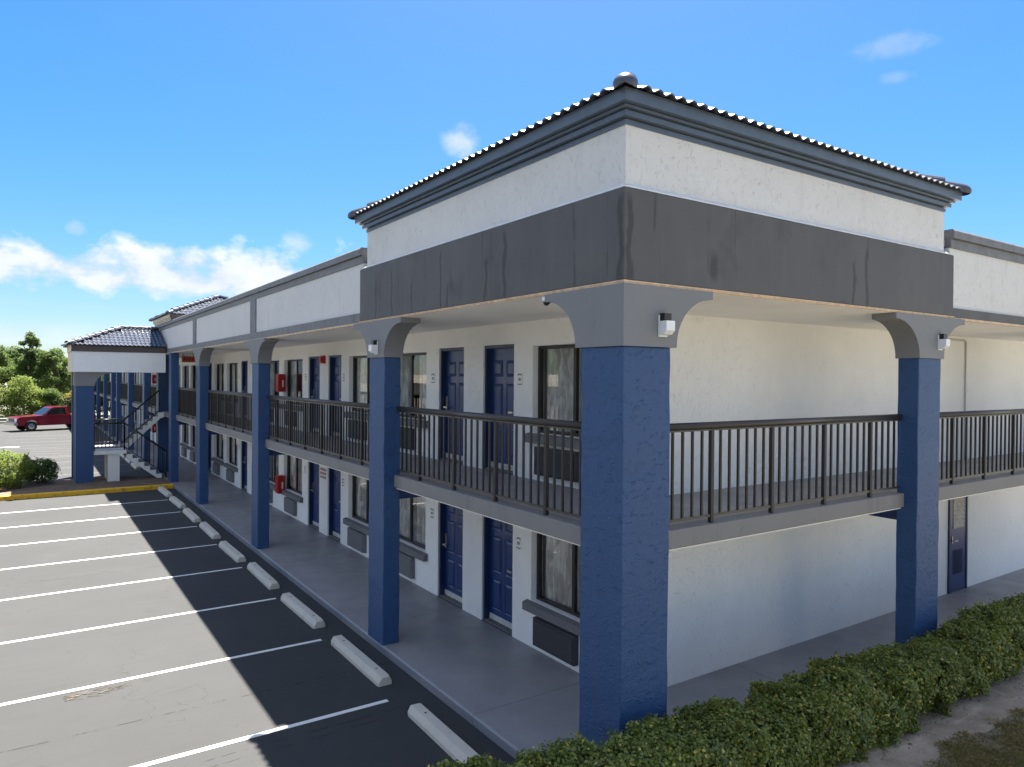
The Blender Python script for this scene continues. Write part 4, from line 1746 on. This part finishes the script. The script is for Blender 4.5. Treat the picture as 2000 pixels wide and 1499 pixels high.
cabinet((WX - 0.002, 16.62, 0.58), 'red fire extinguisher cabinet on the ground floor wall beside a window')
cabinet((WX - 0.002, 16.62, FL + 1.06), 'red fire extinguisher cabinet on the upper floor wall above the railing')
cabinet((WX - 0.002, 42.6, 0.62), 'red fire extinguisher cabinet on the ground floor beyond the stairs')
cabinet((WX - 0.002, 42.6, FL + 1.02), 'red fire extinguisher cabinet on the upper floor beyond the stairs')

t_ = thing('fire_alarm', 'small red fire alarm box above the blue doors on the upper floor', 'fire alarm', (WX - 0.002, 13.12, 4.47))
b_ = MB()
b_.box(-0.09, 0, -0.09, 0.09, -0.10, 0.10)
b_.build('housing', 'red', t_)
b_ = MB()
b_.tube((-0.0905, 0, 0), (-0.12, 0, 0), 0.07, 0.06, 12)
b_.build('bell', 'red', t_)

t_ = thing('hanging_sign', 'small orange sign hanging under the soffit by the farthest capital', 'sign', (0.75, 25.6, CEIL))
b_ = MB()
b_.box(-0.24, 0.24, -0.02, 0.02, -0.34, -0.10)
b_.build('sign_face', 'orange_sign', t_)
b_ = MB()
for x in (-0.18, 0.18):
    b_.box(x - 0.008, x + 0.008, -0.008, 0.008, -0.10, 0)
b_.build('hanger', 'black', t_)
b_ = MB()
for i, x in enumerate((-0.15, -0.05, 0.05, 0.15)):
    b_.box(x - 0.03, x + 0.03, -0.0225, -0.0205, -0.28, -0.16)
b_.build('lettering', 'red', t_)


def room_sign(y, lvl, label):
    t2_ = thing('room_sign', label, 'room sign', (WX - 0.002, y, lvl + 1.50), 0, 'room number signs beside the doors')
    b2_ = MB()
    b2_.box(-0.012, 0, -0.06, 0.06, -0.09, 0.09)
    b2_.build('plaque', 'white_paint', t2_)
    b2_ = MB()
    n_ = 9
    for i in range(n_):                              # arched bar, bottom bar, digits
        a0, a1 = math.pi * (0.12 + 0.76 * i / n_), math.pi * (0.12 + 0.76 * (i + 1) / n_)
        for_ = [(-0.0125, 0.062 * math.cos(a0), 0.045 + 0.040 * math.sin(a0)), (-0.0125, 0.062 * math.cos(a1), 0.045 + 0.040 * math.sin(a1)),
                (-0.0125, 0.055 * math.cos(a1), 0.030 + 0.036 * math.sin(a1)), (-0.0125, 0.055 * math.cos(a0), 0.030 + 0.036 * math.sin(a0))]
        b2_.poly(for_)
    b2_.box(-0.0135, -0.0121, -0.055, 0.055, -0.085, -0.070)
    for yy in (-0.022, 0.0, 0.022):
        b2_.box(-0.0135, -0.0121, yy - 0.007, yy + 0.007, -0.025, 0.020)
    b2_.build('lettering', 'ink', t2_)


ords = ['nearest pair', 'second pair', 'third pair']
for k in range(3):
    pc = PAIRS[k]
    for lvl, fl_ in ((0.0, 'ground floor'), (FL, 'upper floor')):
        room_sign(pc - DG / 2 - DW - 0.18, lvl, 'small white room sign right of the %s of blue doors, %s' % (ords[k], fl_))
        room_sign(pc + DG / 2 + DW + 0.22, lvl, 'small white room sign left of the %s of blue doors, %s' % (ords[k], fl_))

t_ = thing('wall_notice', 'small red painted notice on the wall between two ground floor doors', 'notice', (WX - 0.003, PAIRS[1], 1.55))
b_ = MB()
for j, z in enumerate((0.10, 0.0, -0.10)):
    for i in range(5):
        y = -0.2 + i * 0.09 + (0.02 if j % 2 else 0)
        b_.box(-0.002, 0.0, y, y + 0.06, z - 0.03, z + 0.03)
b_.build('lettering', 'red_ink', t_)


# ------------------------------------------------------------------ foliage
def leaf_mesh(name, cen, nrm, length, width, mat, fold=0.25):
    """one folded leaf (two triangles) per centre"""
    n = len(cen)
    nrm = nrm / (np.linalg.norm(nrm, axis=1, keepdims=True) + 1e-9)
    t0 = rng.normal(size=(n, 3))
    t0 -= nrm * (t0 * nrm).sum(1, keepdims=True)
    t0 /= np.linalg.norm(t0, axis=1, keepdims=True) + 1e-9
    b0 = np.cross(nrm, t0)
    L = (length * rng.uniform(0.65, 1.3, n))[:, None]
    W = (width * rng.uniform(0.65, 1.3, n))[:, None]
    v = np.empty((n, 4, 3))
    v[:, 0] = cen - t0 * L / 2
    v[:, 1] = cen + b0 * W / 2 + nrm * (W * fold)
    v[:, 2] = cen + t0 * L / 2
    v[:, 3] = cen - b0 * W / 2 + nrm * (W * fold)
    me = bpy.data.meshes.new(name)
    me.vertices.add(n * 4)
    me.vertices.foreach_set('co', v.reshape(-1))
    me.loops.add(n * 4)
    me.loops.foreach_set('vertex_index', np.arange(n * 4, dtype=np.int32))
    me.polygons.add(n)
    me.polygons.foreach_set('loop_start', np.arange(0, n * 4, 4, dtype=np.int32))
    me.polygons.foreach_set('loop_total', np.full(n, 4, dtype=np.int32))
    me.materials.append(M[mat])
    me.update(calc_edges=True)
    me.validate()
    return me


def crown_points(blobs, n, shell=0.55):
    """blobs: (x,y,z,rx,ry,rz); points near the outer shells of many clumps"""
    blobs = np.array(blobs)
    vol = blobs[:, 3] * blobs[:, 4] + blobs[:, 3] * blobs[:, 5] + blobs[:, 4] * blobs[:, 5]
    idx = rng.choice(len(blobs), n, p=vol / vol.sum())
    d = rng.normal(size=(n, 3))
    d /= np.linalg.norm(d, axis=1, keepdims=True)
    r = shell + (1 - shell) * rng.random(n) ** 0.6
    r *= 1 + 0.10 * rng.normal(size=n)
    p = blobs[idx, :3] + d * r[:, None] * blobs[idx, 3:]
    nr = d * 0.6 + rng.normal(size=(n, 3)) * 0.6 + np.array([0, 0, 0.35])
    return p, nr


def tree(x, y, z0, h, rad, mat, label, cat='tree', n=5200, leaf=0.30, kind='tree', spread=1.0, trunk_h=None, name=None, group=None):
    name = name or ('tree' if kind == 'tree' else 'shrub')
    o = thing(name, label, cat, (x, y, z0), 0, group)
    th = trunk_h if trunk_h is not None else (h * 0.35 if kind == 'tree' else h * 0.12)
    r_ = random.Random(int(x * 131 + y * 17 + h * 7))
    tk = MB()
    lean = r_.uniform(-0.25, 0.25)
    tk.tube((0, 0, -0.1), (lean * 0.5, 0, th), 0.045 * h * 0.6, 0.03 * h * 0.6, 9)
    tk.tube((lean * 0.5, 0, th), (lean, 0.1, h * 0.86), 0.03 * h * 0.6, 0.008 * h, 8)
    blobs = []
    nb = 30 if kind == 'tree' else 26
    n = int(n * 1.7)
    leaf = leaf * 0.74
    for i in range(nb):
        a = r_.uniform(0, 2 * math.pi)
        zz = th + (h - th) * r_.uniform(0.05, 0.9)
        t2 = (zz - th) / max(0.1, h - th)
        rr = rad * spread * (1.0 - 0.55 * t2) * r_.uniform(0.35, 0.95)
        px, py = lean + rr * math.cos(a), rr * math.sin(a)
        br = rad * r_.uniform(0.14, 0.34)
        blobs.append((px, py, zz, br * 1.15, br * 1.15, br * 0.75))
        tk.tube((lean * 0.8 * t2, 0, th + (zz - th) * 0.55), (px, py, zz), 0.012 * h * 0.6, 0.004 * h, 6)
    blobs.append((lean, 0, h * 0.93, rad * 0.32, rad * 0.32, h * 0.09))
    if kind != 'tree':
        blobs.append((0, 0, h * 0.45, rad * 0.75, rad * 0.75, h * 0.42))
    tk.build('trunk', 'bark', o)
    p_, nr = crown_points(blobs, n, 0.35)
    put('crown', leaf_mesh('crown', p_, nr, leaf, leaf * 0.62, mat), o)
    return o


G1, G2 = 'trees beyond the far parking lot', 'bushes along the far kerb'
tree(-4.35, 77, -0.15, 8.1, 1.5, 'leaf_dark', 'tall slender dark tree rising above all others on the left', n=5200, leaf=0.24, spread=0.85, trunk_h=3.5, group=G1)
tree(-7.6, 78, -0.15, 7.3, 2.6, 'leaf_mid', 'broad green tree at the left picture edge behind the pickup bushes', n=7000, leaf=0.26, group=G1)
tree(-2.3, 76, -0.15, 6.6, 2.1, 'leaf_mid', 'bushy green tree just left of the stair tower roof', n=6200, leaf=0.25, group=G1)
tree(0.4, 79, -0.15, 6.6, 2.4, 'leaf_mid', 'green tree seen partly behind the stair tower pillar', n=5200, leaf=0.27, group=G1)
tree(-5.9, 83, -0.15, 6.9, 2.5, 'leaf_dark', 'dark tree between the slender tree and the broad tree', n=5200, leaf=0.3, group=G1)
tree(-3.2, 84, -0.15, 6.2, 2.6, 'leaf_dark', 'dark low tree behind the bushy green tree', n=5200, leaf=0.3, group=G1)
tree(-10.8, 78, -0.15, 7.0, 2.8, 'leaf_mid', 'green tree past the left picture edge', n=4200, leaf=0.32, group=G1)
tree(3.2, 80, -0.15, 6.2, 2.6, 'leaf_light', 'pale green tree seen through the arch of the stair tower', n=5200, leaf=0.28, group=G1)
tree(-4.9, 71.4, -0.13, 3.9, 2.3, 'leaf_light', 'big pale green bush right behind the red pickup cab', 'bush', 8200, 0.20, 'shrub', group=G2)
tree(-7.6, 71.8, -0.13, 4.3, 2.2, 'leaf_light', 'big pale green bush at the left picture edge by the kerb', 'bush', 7600, 0.20, 'shrub', group=G2)
tree(-2.7, 71.2, -0.13, 2.9, 1.5, 'leaf_mid', 'green bush behind the bed of the red pickup', 'bush', 5200, 0.18, 'shrub', group=G2)
tree(-1.1, 71.0, -0.13, 2.7, 1.2, 'leaf_yellow', 'yellow leaved bush beside the blue stair pillar', 'bush', 4200, 0.17, 'shrub', group=G2)
tree(0.9, 71.5, -0.13, 3.6, 1.6, 'leaf_yellow', 'yellow green bush seen through the arch of the stair tower', 'bush', 4200, 0.19, 'shrub', group=G2)
tree(-10.5, 71.5, -0.13, 4.0, 2.3, 'leaf_light', 'pale green bush past the left picture edge', 'bush', 4200, 0.22, 'shrub', group=G2)


def bush(x, y, h, rx, ry, mat, label, n, leaf):
    o = thing('shrub', label, 'shrub', (x, y, 0.0), 0, 'clipped shrubs in the mulch island')
    st = MB()
    for i in range(9):
        a = random.uniform(0, 6.28)
        st.tube((0.1 * math.cos(a), 0.1 * math.sin(a), -0.05), (rx * 0.6 * math.cos(a), ry * 0.6 * math.sin(a), h * 0.7), 0.02, 0.008, 6)
    st.build('stem', 'twig', o)
    bl_ = [(0, 0, h * 0.52, rx, ry, h * 0.48)]
    for i in range(16):
        a = random.uniform(0, 6.28)
        e = random.uniform(0.15, 0.85)
        k_ = 0.78 * math.sqrt(max(0.05, 1 - (e * 2 - 1) ** 2 * 0.8))
        bl_.append((rx * k_ * math.cos(a), ry * k_ * math.sin(a), h * e, rx * 0.28, ry * 0.28, h * 0.16))
    p_, nr = crown_points(bl_, n, 0.7)
    p_[:, 2] = np.maximum(p_[:, 2], 0.03)
    put('foliage', leaf_mesh('foliage', p_, nr, leaf, leaf * 0.6, mat), o)


bush(-5.25, 26.3, 1.30, 0.95, 0.8, 'leaf_light', 'bright green rounded shrub in the mulch at the left picture edge', 8000, 0.085)
bush(-4.05, 27.0, 0.92, 0.55, 0.55, 'leaf_dark', 'smaller dark reddish green shrub right of the bright green one', 5200, 0.07)


# hedge in front of the short wing
def hedge(x0, x1, label, n, ztop, seed, gaps=()):
    r_ = np.random.default_rng(seed)
    o = thing('hedge', label, 'hedge', ((x0 + x1) / 2, -0.36, 0.15))
    org = np.array([(x0 + x1) / 2, -0.36, 0.15])
    blobs = []
    L = x1 - x0
    nb = int(L * 62)
    for i in range(nb):
        bx = x0 + L * (i + r_.random()) / nb
        by = -0.45 + r_.uniform(-0.33, 0.31) + max(0.0, -bx) * 0.10
        top = ztop(bx)
        rz = r_.uniform(0.07, 0.14)
        bz = r_.uniform(0.24, top - rz) if r_.random() < 0.55 else top - rz * r_.uniform(0.85, 1.25)
        blobs.append((bx, by, bz, r_.uniform(0.08, 0.16), r_.uniform(0.08, 0.14), rz))
    p_, nr = crown_points(blobs, n, 0.35)
    k2 = int(n * 0.42)
    mx_ = r_.uniform(x0, x1, k2)
    th_ = r_.uniform(-0.35 * math.pi, 1.25 * math.pi, k2)
    top_ = np.array([ztop(a) for a in mx_])
    wob_ = 0.97 + 0.08 * np.sin(mx_ * 6.3 + th_ * 2) + 0.07 * np.sin(mx_ * 13 - th_ * 4) + 0.05 * np.sin(mx_ * 29 + th_ * 9)
    cs, sn = np.cos(th_), np.sin(th_)
    se = (np.abs(cs) ** 3 + np.abs(sn) ** 3) ** (-1 / 3)
    rr_ = (0.78 + 0.24 * r_.random(k2)) * wob_ * se
    hole_ = np.sin(mx_ * 8.1 + th_ * 2.7) + np.sin(mx_ * 17.3 - th_ * 6.1) + np.sin(mx_ * 37 + th_ * 11)
    rr_ = rr_ * np.where(hole_ > 1.1, 0.80, 1.0)
    zc_ = 0.20 + (top_ - 0.20) * 0.50
    mp_ = np.stack([mx_, -0.45 + np.maximum(0, -mx_) * 0.10 + 0.40 * cs * rr_, zc_ + (top_ - 0.20) * 0.48 * sn * rr_], 1)
    mn_ = np.stack([0.5 * r_.normal(size=k2), cs + 0.5 * r_.normal(size=k2), sn + 0.2 + 0.5 * r_.normal(size=k2)], 1)
    p_ = np.vstack([p_, mp_])
    nr = np.vstack([nr, mn_])
    # sprigs that break the outline
    m_ = int(n * 0.05)
    k_ = r_.integers(0, n, m_)
    sp = p_[k_] + np.stack([r_.normal(0, 0.02, m_), r_.normal(0, 0.02, m_), np.abs(r_.normal(0.02, 0.025, m_))], 1)
    p_ = np.vstack([p_, sp])
    nr = np.vstack([nr, r_.normal(size=(m_, 3)) + np.array([0, 0, 0.4])])
    nr[:, 2] += 0.25
    for gx, gy, gz, gr in gaps:
        keep = ((p_[:, 0] - gx) ** 2 + (p_[:, 1] - gy) ** 2 + (p_[:, 2] - gz) ** 2) > gr * gr
        p_, nr = p_[keep], nr[keep]
    ok = p_[:, 2] > 0.12
    p_, nr = p_[ok], nr[ok]
    f2 = put('foliage', leaf_mesh('foliage', p_ - org, nr, 0.040, 0.026, 'hedge'), o)
    f2['kind'] = 'stuff'
    st = MB()
    for i in range(int(L * 9)):
        bx = x0 + L * r_.random()
        by = -0.45 + r_.uniform(-0.14, 0.1)
        b0 = Vector((bx, by, 0.05)) - Vector(org)
        for _ in range(4):
            e_ = b0 + Vector((r_.uniform(-0.22, 0.22), r_.uniform(-0.24, 0.2), r_.uniform(0.25, 0.55)))
            mid = (b0 + e_) / 2 + Vector((r_.uniform(-0.04, 0.04), r_.uniform(-0.04, 0.04), 0.02))
            st.tube(b0, mid, 0.008, 0.006, 5, cap=False)
            st.tube(mid, e_, 0.006, 0.0025, 5, cap=False)
    so2 = st.build('stem', 'twig', o)
    so2['kind'] = 'stuff'


hedge(-1.95, 3.62, 'clipped green hedge running left from the gap past the corner pillar', 125000,
      lambda x: 0.955 + 0.11 * max(0.0, min(1.0, 0.6 - x)) + 0.025 * math.sin(3 * x) + 0.02 * math.sin(7.3 * x + 1), 3)
hedge(3.72, 10.5, 'looser hedge with yellow leaves, right of the gap before the right-hand pillar', 125000,
      lambda x: 0.89 + 0.05 * math.sin(2.2 * x) + 0.03 * math.sin(6.1 * x), 5, gaps=((4.0, -0.75, 0.3, 0.26), (4.6, -0.78, 0.25, 0.2)))

# lawn blades and leaf litter
n = 170000
gx = rng.uniform(1.8, 8.0, n)
gy = rng.uniform(-3.4, -1.05, n)
dn = np.sin(gx * 3.1 + gy * 2.0) + np.sin(gx * 7.3 - gy * 5.1) + 0.8 * np.sin(gx * 15.0 + gy * 13.0)
edge = np.clip((-1.16 + 0.10 * np.sin(gx * 2.1) + 0.06 * np.sin(gx * 5.3 + 1) - gy + 0.05 * np.sin(gx * 13)) / 0.22, 0, 1)
keep = (rng.random(n) < np.clip(0.58 + 0.22 * dn, 0.12, 1)) & (rng.random(n) < edge)
gx, gy = gx[keep], gy[keep]
gz = np.array([bank(a, b_) for a, b_ in zip(gx, gy)]) + 0.014
nn = rng.normal(size=(len(gx), 3)) * np.array([1, 1, 0.8])
o = put('grass', leaf_mesh('grass', np.stack([gx, gy, gz], 1), nn, 0.060, 0.011, 'grass', 0.0))
o['kind'] = 'stuff'
n = 2200
gx = rng.uniform(-1.0, 9.0, n)
gy = -0.50 - np.abs(rng.normal(0, 0.20, n))
far_ = rng.random(n) < 0.16
gy[far_] = rng.uniform(-3.0, -0.6, far_.sum())
gz = np.array([bank(a, b_) for a, b_ in zip(gx, gy)]) + 0.008
nn = rng.normal(size=(n, 3)) * 0.35 + np.array([0, 0, 1])
o = put('leaf_litter', leaf_mesh('leaf_litter', np.stack([gx, gy, gz], 1), nn, 0.034, 0.018, 'litter'))
o['kind'] = 'stuff'
# dry grass wisp on the asphalt
tw = thing('dry_grass_wisp', 'wisp of dry straw lying on the sunlit asphalt by a white line', 'straw', (-3.75, 6.0, ZA))
b_ = MB()
r_ = random.Random(4)
for i in range(26):
    a = r_.uniform(-0.5, 0.5)
    x, y = r_.uniform(-0.35, 0.35), r_.uniform(-0.09, 0.09)
    l_ = r_.uniform(0.08, 0.22)
    b_.tube((x, y, 0.008), (x + l_ * math.cos(a), y + l_ * math.sin(a), 0.012), 0.0035, 0.002, 5)
b_.build('straw', 'litter', tw)

# ------------------------------------------------------------------ red pickup
HEAD = math.atan2(-0.34, -0.94)                       # nose towards the left and the camera
tk = thing('pickup_truck', 'red regular cab pickup truck parked in the far lot', 'pickup truck', (-3.02, 59.37, ZA), HEAD)
# local +x = forward; wheels at x = +1.73 / -1.73
WB = 1.70
R = 0.36
side = [(2.62, 0.50), (2.66, 0.72), (2.60, 0.98), (2.45, 1.04), (1.02, 1.12), (0.30, 1.72), (0.12, 1.77), (-0.72, 1.77), (-0.86, 1.72), (-0.94, 1.14), (-2.66, 1.12), (-2.70, 0.55)]
arch = []


def arc(cx, r, a0, a1, n_=9):
    return [(cx + r * math.cos(a0 + (a1 - a0) * i / n_), R + r * math.sin(a0 + (a1 - a0) * i / n_)) for i in range(n_ + 1)]


bottom = [(-2.60, 0.42), (-WB - 0.45, 0.42)] + arc(-WB, 0.45, math.pi - 0.13, 0.13) + [(-WB + 0.45, 0.40), (WB - 0.45, 0.40)] + arc(WB, 0.45, math.pi - 0.13, 0.13) + [(WB + 0.45, 0.42), (2.58, 0.44)]
low = [p_ for p_ in side if p_[1] < 1.13 and p_[0] > 1.0] + [(1.02, 1.12), (-0.94, 1.12), (-2.66, 1.12), (-2.70, 0.55)]
b_ = MB()
prof = [(2.62, 0.50), (2.66, 0.72), (2.60, 0.98), (2.42, 1.05), (1.02, 1.13), (-0.93, 1.13)] + [(-2.68, 1.13), (-2.70, 0.55)] + bottom
b_.prism(prof, -0.93, 0.93, 'y')
body = b_.build('body', 'truck_red', tk, fix=True)
b_ = MB()                                            # bed floor seen from above: dark inner box rim
b_.box(-2.60, -1.02, -0.80, 0.80, 1.131, 1.136)
b_.build('bed_liner', 'tyre', tk)
cab = MB()
sec = [(1.00, 1.13, 0.90), (0.28, 1.70, 0.74), (0.10, 1.755, 0.71), (-0.72, 1.755, 0.71), (-0.84, 1.70, 0.74), (-0.93, 1.13, 0.90)]
for s_ in (-1, 1):
    cab.poly([(x, s_ * w_, z) for x, z, w_ in sec][::s_])
for (xa, za, wa), (xb, zb, wb) in zip(sec[:-1], sec[1:]):
    cab.poly([(xa, -wa, za), (xa, wa, za), (xb, wb, zb), (xb, -wb, zb)])
cabo = cab.build('cab', 'truck_red', tk, fix=True)


def lerp3(a, c_, t2):
    return tuple(a[i] + (c_[i] - a[i]) * t2 for i in range(3))


wg = MB()
a0, a1 = sec[0], sec[1]
o_ = Vector((0.62, 0, 0.78)) * 0.012
p4 = [(a0[0] - 0.05, -0.82, 1.17), (a0[0] - 0.05, 0.82, 1.17), (a1[0] + 0.05, 0.70, 1.66), (a1[0] + 0.05, -0.70, 1.66)]
wg.poly([tuple(Vector(p_) + o_) for p_ in p4])
wg.build('windshield', 'truck_glass', tk)
for s_ in (-1, 1):
    sg = MB()
    yb, yt = 0.885 * s_, 0.755 * s_
    sg.poly([(0.80, yb + 0.03 * s_, 1.18), (-0.62, yb + 0.03 * s_, 1.18), (-0.56, yt + 0.03 * s_, 1.66), (0.26, yt + 0.03 * s_, 1.66)][::s_])
    sg.build('side_window', 'truck_glass', tk)
    dr = MB()
    dr.box(-0.70, 0.78, s_ * 0.9305 if s_ > 0 else -0.940, 0.940 if s_ > 0 else -0.9305, 0.46, 1.12)
    d_ = dr.build('door', 'truck_red', tk)
    h_ = MB()
    h_.box(-0.58, -0.40, 0.9405 if s_ > 0 else -0.955, 0.955 if s_ > 0 else -0.9405, 0.98, 1.02)
    h_.build('handle', 'black', d_)
    mr = MB()
    mr.box(0.66, 0.80, 0.93 if s_ > 0 else -1.12, 1.12 if s_ > 0 else -0.93, 1.14, 1.32)
    mr.build('mirror', 'black', tk)
    hl = MB()
    hl.box(2.55, 2.668, 0.55 if s_ > 0 else -0.90, 0.90 if s_ > 0 else -0.55, 0.74, 0.92)
    hl.build('headlight', 'lens', tk)
    for x in (WB, -WB):
        wh = MB()
        y0, y1 = (0.70, 0.92) if s_ > 0 else (-0.92, -0.70)
        wh.tube((x, y0, R), (x, y1, R), R, R, 22)
        wo = wh.build('wheel', 'tyre', tk)
        rm = MB()
        yf = 0.925 if s_ > 0 else -0.925
        rm.tube((x, yf - 0.02 * s_, R), (x, yf, R), 0.22, 0.20, 18)
        for k in range(5):
            a = k * 2 * math.pi / 5
            rm.box(-0.03, 0.03, yf - 0.005, yf + 0.012, 0.05, 0.19, mat=Matrix.Translation((x, 0, R)) @ Matrix.Rotation(a, 4, 'Y'))
        rm.build('rim', 'chrome', wo)
gr = MB()
gr.box(2.60, 2.672, -0.54, 0.54, 0.72, 0.93)
gr.build('grille', 'black', tk)
bp = MB()
bp.prism([(2.60, 0.42), (2.80, 0.46), (2.82, 0.62), (2.60, 0.66)], -0.95, 0.95, 'y')
bp.build('bumper', 'chrome', tk)
bp = MB()
bp.box(-2.84, -2.71, -0.9, 0.9, 0.45, 0.62)
bp.build('bumper', 'chrome', tk)

# ------------------------------------------------------------------ across the lot (mirrored in the windows)
nb = thing('brick_building', 'low tan brick building with white roof edge across the lot, mirrored in the windows', 'building', (-30, 14, 0))
b_ = MB()
b_.box(-8, 0, -45, 60, -0.15, 3.3)
b_.build('wall', 'brick', nb)
b_ = MB()
b_.box(-8.4, 0.45, -45.4, 60.4, 3.3, 4.3)
b_.build('roof_edge', 'cream', nb)
blobs = []
for y in range(-40, 66, 3):
    h = random.uniform(6.5, 11)
    for k in range(5):
        blobs.append((-44 + random.uniform(-3, 3), y + random.uniform(-1.5, 1.5), h * random.uniform(0.5, 1.0), 2.0, 2.0, 1.5))
p_, nr = crown_points(blobs, 14000)
o = put('woodland', leaf_mesh('woodland', p_, nr, 0.6, 0.4, 'leaf_dark'))
o['kind'] = 'stuff'
